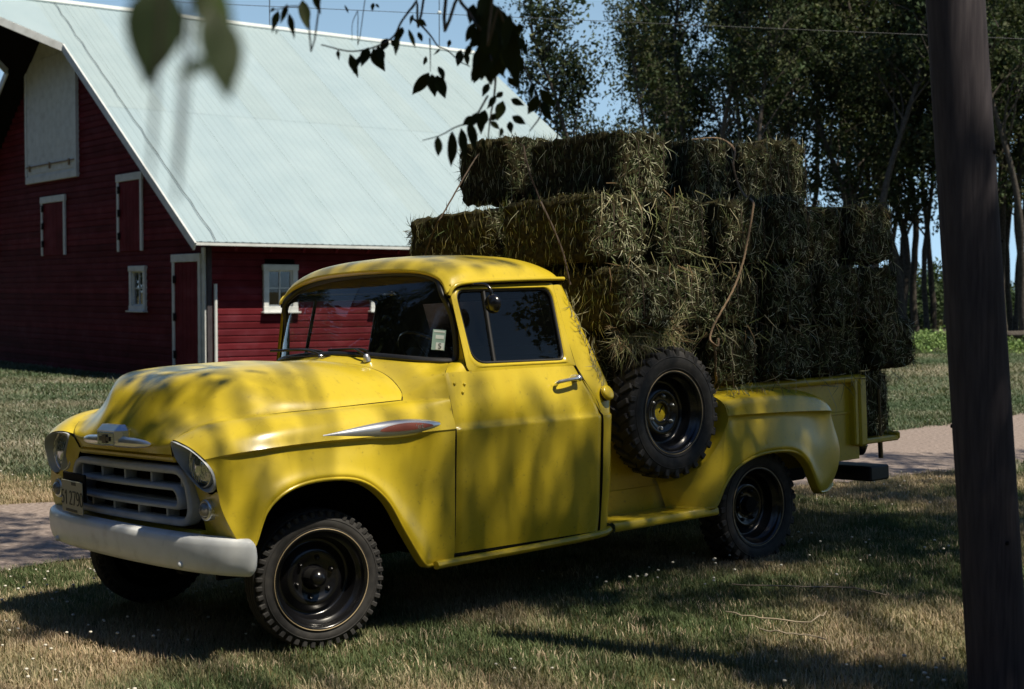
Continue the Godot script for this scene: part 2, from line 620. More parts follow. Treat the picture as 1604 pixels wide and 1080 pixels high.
func make_barn() -> void:
	var barn := node("barn", self)
	barn.transform = BT
	tag(barn, "red wooden barn with white trim and pale ribbed metal roof behind the truck", "barn")
	var L := 10.6
	var W := 13.6
	var pitch := 0.122
	var eave := 2.50
	var wins := [[1.06, 1.74], [3.28, 3.96], [5.5, 6.18], [7.72, 8.4]]
	# side wall
	var b := B.new()
	b.box(Vector3(L / 2, eave / 2, -0.36), Vector3(L - 0.1, eave, 0.02))
	var wall := obj("side_wall", b, M.barn_dark, barn)
	var rows := int(ceil(eave / pitch))
	var cache := {}
	for k in rows:
		var y0 := k * pitch
		var segs := [[0.05, L]]
		if y0 + pitch > 1.27 and y0 < 2.09:
			segs = []
			var x0 := 0.05
			for w in wins:
				segs.append([x0, w[0] + 0.04])
				x0 = w[1] - 0.04
			segs.append([x0, L])
		for s in segs:
			var ln := snappedf(s[1] - s[0], 0.001)
			if not cache.has(ln):
				cache[ln] = siding_board(ln, pitch)
			again("board", cache[ln], M["barn_red%d" % int(hash2(k, s[0] + 2.0) * 3.0)], wall, Transform3D(Basis(), Vector3(s[0], y0, 0.0 + hash2(k, s[0]) * 0.003)))
	# gable wall
	b = B.new()
	b.box(Vector3(0.36, eave / 2, -W / 2), Vector3(0.02, eave, W - 0.8))
	var gw := obj("gable_wall", b, M.barn_dark, barn)
	var top := 7.45
	var turn := Basis(Vector3(0, 0, -1), Vector3.UP, Vector3(-1, 0, 0))
	turn = Basis(Vector3(0, 0, 1), Vector3.UP, Vector3(-1, 0, 0))
	for k in int(top / pitch):
		var y0 := k * pitch
		var slope := 0.693
		var half := W / 2
		if y0 > eave - 0.2:
			half = minf(W / 2, (7.42 - y0 - pitch * 0.6) / slope)
		if half < 0.1:
			continue
		var segs := [[-W / 2 - half, -W / 2 + half]]
		if y0 + pitch > 1.30 and y0 < 2.07:
			segs = [[-W / 2 - half, -3.15], [-2.49, -W / 2 + half]]
		for s in segs:
			var m := siding_board(s[1] - s[0], pitch)
			again("board", m, M["barn_red%d" % int(hash2(k, 4.0) * 3.0)], gw, Transform3D(turn, Vector3(-hash2(k, 3.0) * 0.003, y0, s[0])))
	# the back and the far side, plain
	b = B.new()
	b.box(Vector3(L - 0.02, eave / 2, -W / 2), Vector3(0.1, eave, W))
	b.tri(Vector3(L, eave, -0.05), Vector3(L, eave, -W + 0.05), Vector3(L, 7.4, -W / 2))
	b.box(Vector3(L / 2, eave / 2, -W), Vector3(L, eave, 0.1))
	obj("back_wall", b, M.barn_red, barn)
	for w in wins:
		barn_window(barn, Transform3D(Basis(), Vector3((w[0] + w[1]) / 2, 1.68, 0.02)), 0.68, 0.84, 2, 2)
	var g90 := Basis(Vector3.UP, -PI / 2)
	barn_window(barn, Transform3D(g90, Vector3(-0.02, 1.68, -2.82)), 0.72, 0.84, 2, 2)
	# corner boards
	b = B.new()
	b.box(Vector3(-0.03, eave / 2 - 0.06, -0.06), Vector3(0.03, eave - 0.12, 0.12), 0.004)
	b.box(Vector3(-0.03, eave / 2 - 0.06, -W + 0.06), Vector3(0.03, eave - 0.12, 0.12), 0.004)
	obj("corner_board", b, M.barn_white, barn)
	b = B.new()
	b.box(Vector3(0.03, eave / 2 - 0.06, 0.026), Vector3(0.09, eave - 0.12, 0.03), 0.004)
	obj("corner_board", b, M.pole_wood, barn)
	b = B.new()
	b.tube(vs([0.125, 0.0, 0.07, 0.125, 1.75, 0.07]), 0.03, 10)
	tag(obj("pipe", b, M.barn_white, barn), "pale upright pipe at the barn corner")
	# doors on the gable: [z0, z1, y0, y1, bottom rail]
	for d in [[-1.29, -0.15, 0.05, 2.28, true], [-3.75, -2.58, 2.38, 3.85, false], [-7.84, -6.46, 2.38, 3.63, false], [-11.8, -10.63, 2.38, 3.85, false]]:
		var door := node("door", barn)
		var wz: float = d[1] - d[0]
		var hy: float = d[3] - d[2]
		var zc: float = (d[0] + d[1]) / 2
		b = B.new()
		b.box(Vector3(-0.045, d[2] + hy / 2 - 0.05, d[0] + 0.045), Vector3(0.04, hy - 0.1, 0.09), 0.005)
		b.box(Vector3(-0.045, d[2] + hy / 2 - 0.05, d[1] - 0.045), Vector3(0.04, hy - 0.1, 0.09), 0.005)
		b.box(Vector3(-0.048, d[3] - 0.07, zc), Vector3(0.05, 0.14, wz + 0.04), 0.005)
		obj("frame", b, M.barn_white, door)
		var kn := 6
		for k in kn:
			var bb := B.new()
			var bw := (wz - 0.18) / kn
			bb.box(Vector3(-0.034, d[2] + hy / 2 - 0.07, d[0] + 0.09 + bw * (k + 0.5)), Vector3(0.024, hy - 0.15, bw - 0.006), 0.003)
			obj("plank", bb, M.barn_red, door)
		b = B.new()
		for q in [0.2, 0.5, 0.8]:
			b.box(Vector3(-0.07, d[2] + hy * q, d[0] + 0.11), Vector3(0.012, 0.14, 0.10), 0.002)
		obj("hinge", b, M.barn_dark, door)
	# hay door, clipped at its top corners
	var hd := node("hay_door", barn)
	b = B.new()
	var outline := [[-8.69, 3.95], [-8.69, 6.5], [-8.02, 6.96], [-6.4, 6.96], [-5.73, 6.5], [-5.73, 3.95]]
	var cz := -7.2
	for k in outline.size():
		var p: Array = outline[k]
		var q: Array = outline[(k + 1) % outline.size()]
		b.tri(Vector3(-0.06, 5.2, cz), Vector3(-0.06, p[1], p[0]), Vector3(-0.06, q[1], q[0]))
		b.quad(Vector3(-0.06, p[1], p[0]), Vector3(-0.0, p[1], p[0]), Vector3(-0.0, q[1], q[0]), Vector3(-0.06, q[1], q[0]))
	obj("panel", b, M.barn_white, hd)
	b = B.new()
	b.box(Vector3(-0.075, 4.02, cz), Vector3(0.03, 0.14, 2.96), 0.004)
	b.box(Vector3(-0.075, 5.25, -5.78), Vector3(0.03, 2.3, 0.1), 0.004)
	b.box(Vector3(-0.075, 5.25, -8.64), Vector3(0.03, 2.3, 0.1), 0.004)
	obj("trim", b, M.barn_white, hd)
	for k in 11:
		var bb := B.new()
		bb.box(Vector3(-0.066, 5.35, -8.46 + 0.252 * k), Vector3(0.012, 2.4, 0.246), 0.003)
		obj("plank", bb, M.barn_white, hd)
	b = B.new()
	b.tube(vs([-0.1, 4.30, -8.6, -0.1, 4.30, -5.8]), 0.012, 6)
	for z in [-8.4, -7.2, -6.1]:
		b.box(Vector3(-0.095, 4.27, z), Vector3(0.03, 0.13, 0.05), 0.004)
	obj("latch_rod", b, M.rope, hd)
	make_barn_roof(barn, L, W)

func make_barn_roof(barn: Node3D, L: float, W: float) -> void:
	var x0 := -0.52
	var x1 := L + 0.05
	var e0 := Vector3(0, 2.45, 0.62)
	var r0 := Vector3(0, 7.60, -6.80)
	var up := (r0 - e0)
	var ln := up.length()
	up = up / ln
	var nrm := up.cross(Vector3(-1, 0, 0)).normalized()
	if nrm.y < 0:
		nrm = -nrm
	var roof := node("roof", barn)
	var cols := 18
	var wpan := (x1 - x0) / cols
	# a ribbed sheet: ribs run from the eave up to the ridge
	for tier in 2:
		var l0 := 0.0 if tier == 0 else ln * 0.52 - 0.12
		var l1 := ln * 0.52 if tier == 0 else ln
		var variants := []
		for vv in 3:
			var b := B.new()
			var ribs := 4
			for k in ribs:
				var step := wpan / ribs
				var pr := [0.0, 0.0, step * 0.55, 0.0, step * 0.66, 0.007, step * 0.84, 0.007, step * 0.95, 0.0, step, 0.0]
				for q in range(0, 10, 2):
					var xa: float = k * step + pr[q]
					var xb: float = k * step + pr[q + 2]
					var ha: float = pr[q + 1]
					var hb: float = pr[q + 3]
					b.quad(Vector3(xa, ha, 0), Vector3(xa, ha, l1 - l0), Vector3(xb, hb, l1 - l0), Vector3(xb, hb, 0))
			variants.append(b.done())
		for c in cols:
			var tr := Transform3D(Basis(Vector3(1, 0, 0), nrm, up), e0 + up * l0 + Vector3(x0 + c * wpan, 0, 0) + nrm * (0.004 + 0.003 * tier + 0.003 * (c % 2)))
			again("roof_sheet", variants[c % 3], M["roof_metal%d" % int(hash2(c, tier + 5.0) * 3.0)], roof, tr)
	# deck under the sheets, the far slope, the hay hood
	var b := B.new()
	var dn := nrm * -0.03
	var e1 := Vector3(0, 2.45, -W - 0.62)
	var nf := Vector3(0, nrm.y, -nrm.z)
	var XA := Vector3(x0, 0, 0)
	var XB := Vector3(x1, 0, 0)
	b.quad(e0 + XA + dn, r0 + XA + dn, r0 + XB + dn, e0 + XB + dn)
	b.quad(e1 + XA, e1 + XB, r0 + XB, r0 + XA)
	var tip := Vector3(-2.6, 7.60, -6.8)
	var br := Vector3(x0, 6.50, -5.22)
	var bl := Vector3(x0, 6.42, -8.50)
	b.tri(r0 + XA + dn, br + dn, tip + dn)
	b.tri(r0 + XA + dn, tip + dn, bl + dn)
	obj("roof_deck", b, M.barn_dark, roof)
	b = B.new()
	b.tri(r0 + XA + nrm * 0.012, tip + nrm * 0.012, br + nrm * 0.012)
	b.tri(r0 + XA + nf * 0.012, bl + nf * 0.012, tip + nf * 0.012)
	b.quad(e1 + XA + nf * 0.02, r0 + XA + nf * 0.02, r0 + XB + nf * 0.02, e1 + XB + nf * 0.02)
	obj("hood_sheet", b, M.roof_metal, roof)
	# rake boards
	for seg in [[e0 + XA, br], [br, tip], [tip, bl], [bl, e1 + XA]]:
		var p: Vector3 = seg[0]
		var q: Vector3 = seg[1]
		b = B.new()
		var d := (q - p)
		var cen := (p + q) * 0.5 + Vector3(0, -0.075, 0)
		var xax := d.normalized()
		var side := xax.cross(Vector3.UP).normalized()
		var upv := side.cross(xax)
		b.box(cen, Vector3(d.length() + 0.02, 0.15, 0.035), 0.004, Basis(xax, upv, side))
		obj("rake_board", b, M.barn_white, roof)
	b = B.new()
	b.box(Vector3((x0 + x1) / 2, 2.425, 0.60), Vector3(x1 - x0, 0.07, 0.03), 0.004)
	obj("eave_board", b, M.barn_white, roof)
	b = B.new()
	for k in 16:
		b.box(Vector3(0.3 + k * 0.66, 2.52, 0.28), Vector3(0.05, 0.1, 0.6), 0.0, Basis(Vector3(1, 0, 0), 0.6))
	obj("rafter_tail", b, M.barn_red, roof)
	b = B.new()
	b.tube(vs([-2.55, 7.60, -6.8, x1, 7.60, -6.8]), 0.085, 10)
	obj("ridge_cap", b, M.roof_ridge, roof)
	b = B.new()
	var line := PackedVector3Array()
	for k in 30:
		var t := k / 29.0
		line.append(r0.lerp(e0, t) + Vector3(-0.13 + 0.03 * sin(k * 2.3) * hash2(k, 8.0), 0, 0) + nrm * 0.04)
	b.tube(line, 0.006, 6)
	tag(obj("lightning_cable", b, M.cable_dark, roof), "dark cable running down the roof slope")
	for x in [0.1, 4.9, 9.6]:
		var rod := node("lightning_rod", barn, Vector3(x, 7.62, -6.8))
		b = B.new()
		b.tube(vs([0, 0, 0, 0, 1.7, 0]), 0.011, 6)
		obj("rod", b, M.cable_dark, rod)
		b = B.new()
		b.lathe([Vector2(0.001, 0.84), Vector2(0.04, 0.855), Vector2(0.055, 0.89), Vector2(0.04, 0.925), Vector2(0.001, 0.94)], Vector3.ZERO, Vector3.UP, 14)
		obj("ball", b, M.rod_glass, rod)


# ------------------------------------------------------------------ pole and wire
func make_pole_and_wire() -> void:
	var b := B.new()
	var pts := PackedVector3Array()
	var rad := []
	for k in 40:
		var t := k / 39.0
		pts.append(Vector3(1.765 - 0.075 * t * 3.6, -0.1 + t * 3.6, -5.2))
		rad.append(0.107 - 0.008 * t)
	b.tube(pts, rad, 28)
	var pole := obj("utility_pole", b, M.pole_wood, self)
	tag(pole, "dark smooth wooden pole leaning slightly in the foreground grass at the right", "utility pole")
	b = B.new()
	for k in 7:
		var y := 0.4 + k * 0.33 + hash2(k, 1.0) * 0.1
		var a := hash2(k, 5.0) * TAU
		var c := Vector3(1.765 - 0.075 * (y + 0.1), y, -5.2)
		b.lathe([Vector2(0.001, 0.004), Vector2(0.006, 0.003), Vector2(0.009, -0.004)], c + Vector3(cos(a), 0, sin(a)) * 0.106, Vector3(cos(a), 0, sin(a)), 8)
	obj("knot", b, M.dark_inside, pole)
	b = B.new()
	var w := PackedVector3Array()
	for k in 60:
		var t := k / 59.0
		var x := lerpf(-40.0, 60.0, t)
		w.append(Vector3(x, 5.33 - 0.0437 * x + 0.0002 * x * x, -20.0))
	b.tube(w, 0.0042, 5)
	tag(obj("overhead_wire", b, M.cable_dark, self), "thin dark wire crossing the sky above the barn ridge", "wire")


# ------------------------------------------------------------------ trees
var cluster: ArrayMesh

func leaf_cluster(count: int, radius: float, size: float, seed_: int, dark: Color, light: Color) -> ArrayMesh:
	var r := RandomNumberGenerator.new()
	r.seed = seed_
	var b := B.new()
	for k in count:
		var d := Vector3(r.randfn(), r.randfn() * 0.8, r.randfn()).normalized() * pow(r.randf(), 0.45) * radius
		var u := Vector3(r.randfn(), r.randfn() - 0.6, r.randfn()).normalized()
		var w := u.cross(Vector3(r.randfn(), r.randfn(), r.randfn())).normalized()
		var s := size * r.randf_range(0.7, 1.3)
		var f := u.cross(w) * s * 0.18
		b.col = dark.lerp(light, r.randf())
		var p0 := d
		var p1 := d + u * s * 0.5 + w * s * 0.30 + f
		var p2 := d + u * s
		var p3 := d + u * s * 0.5 - w * s * 0.30 + f
		b.quad(p0, p1, p2, p3)
	return b.done()

func limb(b: B, from: Vector3, dir: Vector3, length: float, r0: float, r1: float, r: RandomNumberGenerator, lift: float, wander := 0.13) -> PackedVector3Array:
	var pts := PackedVector3Array([from])
	var rad := [r0]
	var k := maxi(4, int(length / 0.5))
	var d := dir.normalized()
	for i in k:
		d = (d + Vector3(r.randfn(), r.randfn() * 0.6 + lift, r.randfn()) * wander).normalized()
		pts.append(pts[pts.size() - 1] + d * length / k)
		rad.append(lerpf(r0, r1, (i + 1.0) / k))
	b.tube(pts, rad, 7, false)
	return pts

# trunk, limbs and a crown of leaf clusters set round the limb ends
func make_tree(called: String, height: float, trunk_r: float, bare: float, spread: float, lean: Vector3, per_tip: int, seed_: int) -> Node3D:
	var r := RandomNumberGenerator.new()
	r.seed = seed_
	var t := node(called, self)
	var b := B.new()
	var stem := limb(b, Vector3.ZERO, Vector3(lean.x, 1, lean.z), height * 0.92, trunk_r, trunk_r * 0.18, r, 0.35, 0.06)
	var where := []
	var limbs := int(height * 1.7)
	for k in limbs:
		var f := lerpf(bare, 1.0, pow((k + r.randf()) / limbs, 0.9))
		var i := clampi(int(f * (stem.size() - 1)), 0, stem.size() - 2)
		var a := r.randf() * TAU
		var len_ := spread * (0.55 + 0.6 * r.randf()) * (1.15 - 0.6 * f)
		var p := limb(b, stem[i], Vector3(cos(a), 0.8 + r.randf() * 1.3, sin(a)), len_ * (1.35 - 0.35 * f), trunk_r * (0.42 - 0.25 * f), 0.012, r, 0.12)
		for q in 3:
			var j := int(lerpf(p.size() * 0.5, p.size() - 1, q / 2.0))
			var aa := r.randf() * TAU
			var tw := limb(b, p[j], Vector3(cos(aa), 0.3 + r.randf(), sin(aa)), len_ * 0.45, 0.02, 0.006, r, 0.0)
			for m in per_tip:
				var on := tw[r.randi() % tw.size()] if r.randf() < 0.7 else p[maxi(int(p.size() * 0.6), r.randi() % p.size())]
				where.append(on + Vector3(r.randfn(), r.randfn() * 0.7, r.randfn()) * 0.34)
	obj("trunk", b, M.bark, t)
	var mm := MultiMesh.new()
	mm.transform_format = MultiMesh.TRANSFORM_3D
	mm.use_colors = true
	mm.mesh = cluster
	mm.instance_count = where.size()
	for i in where.size():
		var s := r.randf_range(0.6, 1.25)
		mm.set_instance_transform(i, Transform3D(Basis.from_euler(Vector3(r.randf() * 6, r.randf() * 6, r.randf() * 6)).scaled(Vector3.ONE * s), where[i]))
		var g := r.randf_range(0.65, 1.35)
		mm.set_instance_color(i, Color(g * r.randf_range(0.85, 1.2), g, g * 0.95))
	var c := MultiMeshInstance3D.new()
	c.name = "crown"
	c.set_meta("kind", "stuff")
	c.multimesh = mm
	c.material_override = M.leaf
	t.add_child(c, true)
	return t

func place(o: Node3D, x: float, z: float, turn := 0.0, s := 1.0) -> void:
	o.transform = Transform3D(Basis(Vector3.UP, turn).scaled(Vector3.ONE * s), on_ground(x, z, -0.05))

func make_grove() -> void:
	cluster = leaf_cluster(26, 0.5, 0.15, 77, Color(0.020, 0.029, 0.017), Color(0.085, 0.108, 0.060))
	var kinds := [
		make_tree("grove_tree", 16.0, 0.14, 0.44, 3.0, Vector3(0.02, 0, 0), 3, 101),
		make_tree("grove_tree", 17.0, 0.12, 0.47, 2.7, Vector3(-0.03, 0, 0.02), 3, 102),
		make_tree("grove_tree", 13.0, 0.11, 0.30, 2.4, Vector3(0.03, 0, 0), 3, 103),
		make_tree("grove_tree", 12.0, 0.16, 0.22, 3.0, Vector3(-0.12, 0, 0), 6, 104)]
	# x, z, kind, scale
	var spots := [[3.3, -44.0, 3, 0.92], [5.6, -47.0, 0, 0.95], [7.6, -45.0, 1, 0.9], [9.3, -48.5, 2, 1.05], [11.0, -45.5, 0, 1.0], [12.4, -49.0, 3, 1.0], [13.2, -44.5, 1, 1.0], [14.6, -47.5, 2, 1.05], [15.8, -45.0, 0, 0.95], [17.2, -49.0, 1, 1.05], [18.3, -45.5, 3, 1.0],
		[6.4, -54.0, 1, 1.1], [8.8, -56.0, 0, 1.1], [10.6, -54.0, 2, 1.1], [12.6, -57.0, 1, 1.15], [14.4, -54.5, 3, 1.1], [16.0, -58.0, 0, 1.1], [17.6, -54.5, 1, 1.05], [19.4, -57.0, 2, 1.1], [21.0, -52.0, 0, 1.1], [4.6, -52.0, 2, 0.95],
		[20.2, -46.0, 1, 1.0], [22.6, -48.5, 2, 1.05], [24.8, -46.0, 0, 1.05], [23.6, -56.0, 1, 1.1], [14.0, -63.0, 0, 1.15], [18.4, -64.0, 1, 1.2], [10.4, -63.0, 2, 1.2], [7.0, -61.0, 3, 1.1], [8.4, -51.5, 1, 1.05], [11.8, -52.0, 2, 1.1], [13.6, -51.0, 0, 1.1], [15.2, -50.8, 2, 1.0], [17.0, -51.5, 1, 1.1], [18.8, -51.0, 0, 1.05], [12.2, -61.0, 1, 1.2], [16.6, -62.0, 2, 1.25], [20.8, -62.0, 0, 1.2], [5.4, -57.5, 1, 1.05], [9.4, -59.5, 3, 1.1], [22.8, -60.0, 1, 1.2], [16.4, -47.2, 0, 1.05], [19.4, -48.4, 1, 1.0], [13.9, -46.0, 2, 0.95], [14.9, -52.6, 2, 1.0], [16.9, -56.0, 2, 1.05], [18.2, -53.0, 2, 1.0], [19.9, -59.5, 2, 1.1], [21.6, -55.5, 2, 1.05], [15.6, -60.2, 2, 1.1], [23.5, -52.0, 2, 1.0], [20.6, -49.6, 2, 0.95], [13.4, -55.8, 2, 1.05]]
	var desc := ["dark trees of the grove behind the hay load", "tall slim trees of the grove behind the hay load"]
	var order := [[], [], []]
	for i in spots.size():
		var s: Array = spots[i]
		var k: int = s[2]
		var o: Node3D = kinds[k]
		if o.has_meta("placed"):
			o = o.duplicate()
			o.name = "grove_tree"
			add_child(o, true)
		o.set_meta("placed", true)
		place(o, s[0], s[1], i * 2.4, s[3])
		var row: int = 0 if s[1] > -50.5 else (1 if s[1] > -56.5 else 2)
		order[row].append([s[0] / absf(s[1]), o, k])
	var nth := ["first", "second", "third", "fourth", "fifth", "sixth", "seventh", "eighth", "ninth", "tenth", "eleventh", "twelfth", "thirteenth", "fourteenth", "fifteenth", "sixteenth", "seventeenth", "eighteenth", "nineteenth", "twentieth", "twenty-first", "twenty-second", "twenty-third", "twenty-fourth", "twenty-fifth", "twenty-sixth", "twenty-seventh", "twenty-eighth", "twenty-ninth", "thirtieth"]
	for row in 3:
		order[row].sort_custom(func(p, q): return p[0] < q[0])
		for i in order[row].size():
			tag(order[row][i][1], "%s tree from the barn, %s row of the grove, %s" % [nth[i], ["front", "middle", "back"][row], ["tall and dark", "slim with a bare trunk", "narrow with forked limbs", "low-branched and leafy"][order[row][i][2]]], "tree", "trees of the grove behind the hay load")
	# unseen trees added outside the view to block low sky light
	var yard := make_tree("added_yard_tree", 10.0, 0.20, 0.16, 3.4, Vector3(0.0, 0, 0.03), 7, 140)
	var about := [[-9.0, -2.5, 1.0, "added unseen tree left of the camera, level with it"], [-9.5, -9.0, 1.05, "added unseen tree left of the truck's nose, beyond the road edge"], [-14.5, -14.0, 1.1, "added unseen tree on the lawn left of the barn, nearest the road"], [-19.0, -21.0, 1.2, "added unseen tree on the lawn left of the barn, midway"], [-24.5, -28.0, 1.25, "added unseen tree on the lawn left of the barn, farthest"], [-8.0, 5.5, 1.05, "added unseen tree behind the camera to its left"], [-2.0, 8.5, 1.1, "added unseen tree right behind the camera"], [4.5, 12.0, 1.1, "added unseen tree behind the camera to its right"], [17.0, 2.0, 1.1, "added unseen tree far right of the camera"], [16.0, -8.0, 1.0, "added unseen tree right of the truck's tail, beyond the road"]]
	for i in about.size():
		var q: Array = about[i]
		var o: Node3D = yard
		if i > 0:
			o = yard.duplicate()
			o.name = "added_yard_tree"
			add_child(o, true)
		place(o, q[0], q[1], i * 1.9, q[2])
		tag(o, q[3], "tree", "added unseen trees round the yard")
	leaf_screen("added_leaf_screen", [-15.0, -2.0, -20.0, -14.0, -27.0, -27.0, -36.0, -42.0], 2600, 12.0, 3.4, 31)  # foliage added out of view, hides the low sky to deepen shade
	leaf_screen("added_leaf_screen", [-24.0, 8.0, -10.0, 15.0, 4.0, 18.0, 18.0, 15.0, 27.0, 4.0, 28.0, -8.0], 2600, 12.0, 3.6, 32)
	# undergrowth behind and between the trunks, low crops in front
	scatter_leaves("undergrowth", 2200, 4.0, 36.0, -80.0, -64.0, 0.0, 2.6, 1.5, 11, Color(1.3, 1.45, 1.3))
	scatter_leaves("leafy_crop", 1500, 6.0, 26.0, -43.0, -37.3, 0.0, 0.45, 0.55, 12, Color(4.2, 4.6, 3.2))
	scatter_leaves("far_hedgerow", 2600, -30.0, 170.0, -230.0, -215.0, 0.2, 2.6, 3.2, 13, Color(1.6, 1.8, 1.7))
	var b := B.new()
	b.tube(curve(vs([12.6, 0.35, -43.8, 13.6, 0.42, -43.9, 14.8, 0.33, -43.6, 16.2, 0.4, -43.9]), 6), 0.12, 8)
	tag(obj("fallen_log", b, M.bark, self), "dark fallen log lying at the foot of the grove behind the crop row", "log")

# unseen bank of leaf clusters, added to hold back sky fill
func leaf_screen(called: String, path: Array, count: int, high: float, s: float, seed_: int) -> void:
	var r := RandomNumberGenerator.new()
	r.seed = seed_
	var line := edge_line(path)
	var mm := MultiMesh.new()
	mm.transform_format = MultiMesh.TRANSFORM_3D
	mm.use_colors = true
	mm.mesh = cluster
	mm.instance_count = count
	for i in count:
		var p := line[r.randi() % line.size()]
		var x := p.x + r.randfn() * 1.4
		var z := p.z + r.randfn() * 1.4
		var top := high * (0.8 + 0.2 * sin(x * 0.8 + z * 0.6))
		mm.set_instance_transform(i, Transform3D(Basis.from_euler(Vector3(r.randf() * 6, r.randf() * 6, 0)).scaled(Vector3.ONE * s * r.randf_range(0.6, 1.2)), on_ground(x, z, r.randf() * top)))
		var g := r.randf_range(0.6, 1.3)
		mm.set_instance_color(i, Color(g, g, g))
	var c := MultiMeshInstance3D.new()
	c.name = called
	c.multimesh = mm
	c.material_override = M.leaf
	add_child(c, true)
	tag(c, "", "", "", "stuff")

func scatter_leaves(called: String, count: int, x0: float, x1: float, z0: float, z1: float, y0: float, y1: float, s: float, seed_: int, tint: Color) -> void:
	var r := RandomNumberGenerator.new()
	r.seed = seed_
	var mm := MultiMesh.new()
	mm.transform_format = MultiMesh.TRANSFORM_3D
	mm.use_colors = true
	mm.mesh = cluster
	mm.instance_count = count
	for i in count:
		var x := r.randf_range(x0, x1)
		var z := r.randf_range(z0, z1)
		var hgt := y1 * (0.55 + 0.45 * sin(x * 0.9 + sin(x * 0.37) * 2.0))
		var y := lerpf(y0, hgt, sqrt(r.randf()))
		mm.set_instance_transform(i, Transform3D(Basis.from_euler(Vector3(r.randf() * 6, r.randf() * 6, 0)).scaled(Vector3.ONE * s * r.randf_range(0.6, 1.3)), on_ground(x, z, y)))
		var g := r.randf_range(0.6, 1.3)
		mm.set_instance_color(i, Color(tint.r * g, tint.g * g, tint.b * g))
	var c := MultiMeshInstance3D.new()
	c.name = called
	c.multimesh = mm
	c.material_override = M.leaf
	add_child(c, true)
	tag(c, "", "", "", "stuff")

# ------------------------------------------------------------------ the truck
const SIDE_Y := [0.30, 0.36, 0.45, 0.60, 0.75, 0.88, 0.925, 0.938, 0.948, 1.00, 1.06, 1.13, 1.19, 1.23, 1.30, 1.45, 1.58, 1.66]
const SIDE_Z := [0.875, 0.89, 0.906, 0.919, 0.930, 0.941, 0.945, 0.943, 0.930, 0.922, 0.908, 0.885, 0.858, 0.842, 0.823, 0.78, 0.742, 0.722]

func side_z(y: float) -> float:
	for i in SIDE_Y.size() - 1:
		if y <= SIDE_Y[i + 1]:
			return lerpf(SIDE_Z[i], SIDE_Z[i + 1], clampf((y - SIDE_Y[i]) / (SIDE_Y[i + 1] - SIDE_Y[i]), 0.0, 1.0))
	return SIDE_Z[SIDE_Z.size() - 1]

# a polygon with rounded corners in (x, y), sampled with n points for every side
func round_poly(c: Array, rad: Array, n: int) -> PackedVector2Array:
	var out := PackedVector2Array()
	var m := c.size()
	for i in m:
		var p: Vector2 = c[i]
		var a: Vector2 = (c[(i - 1 + m) % m] - p).normalized()
		var b: Vector2 = (c[(i + 1) % m] - p).normalized()
		var r: float = rad[i]
		var p0 := p + a * r
		var p1 := p + b * r
		for k in 7:
			var t := k / 6.0
			out.append(p0.lerp(p, t).lerp(p.lerp(p1, t), t))
		var nx: Vector2 = c[(i + 1) % m]
		var q := nx + (p - nx).normalized() * float(rad[(i + 1) % m])
		for k in range(1, n):
			out.append(p1.lerp(q, float(k) / n))
	return out

func side_point(p: Vector2, out := 0.0) -> Vector3:
	return Vector3(p.x, p.y, side_z(p.y) + out)

func both(parent: Node, called: String, rows_list: Array, m: Material, inner := 0.0, mi: Material = null) -> Array:
	var made := []
	for s in 2:
		var b := B.new()
		for rows in rows_list:
			b.grid(rows if s == 0 else flip(rows))
		var o := obj(called, b, m, parent)
		made.append(o)
		if inner != 0.0:
			var bi := B.new()
			for rows in rows_list:
				bi.grid(rows if s == 0 else flip(rows), false, inner)
			obj("lining", bi, mi if mi else M.dark_inside, o)
	return made

func tube_mesh(p: PackedVector3Array, r, sides := 8, closed := false) -> ArrayMesh:
	var b := B.new()
	b.tube(p, r, sides, true, closed)
	return b.done()

func make_truck() -> void:
	var t := node("pickup_truck", self)
	t.transform = TT
	tag(t, "yellow vintage pickup truck loaded with hay, black wheels and white front bumper", "truck")
	truck_front(t)
	truck_cab(t)
	truck_bed(t)
	truck_wheels(t)
	truck_details(t)

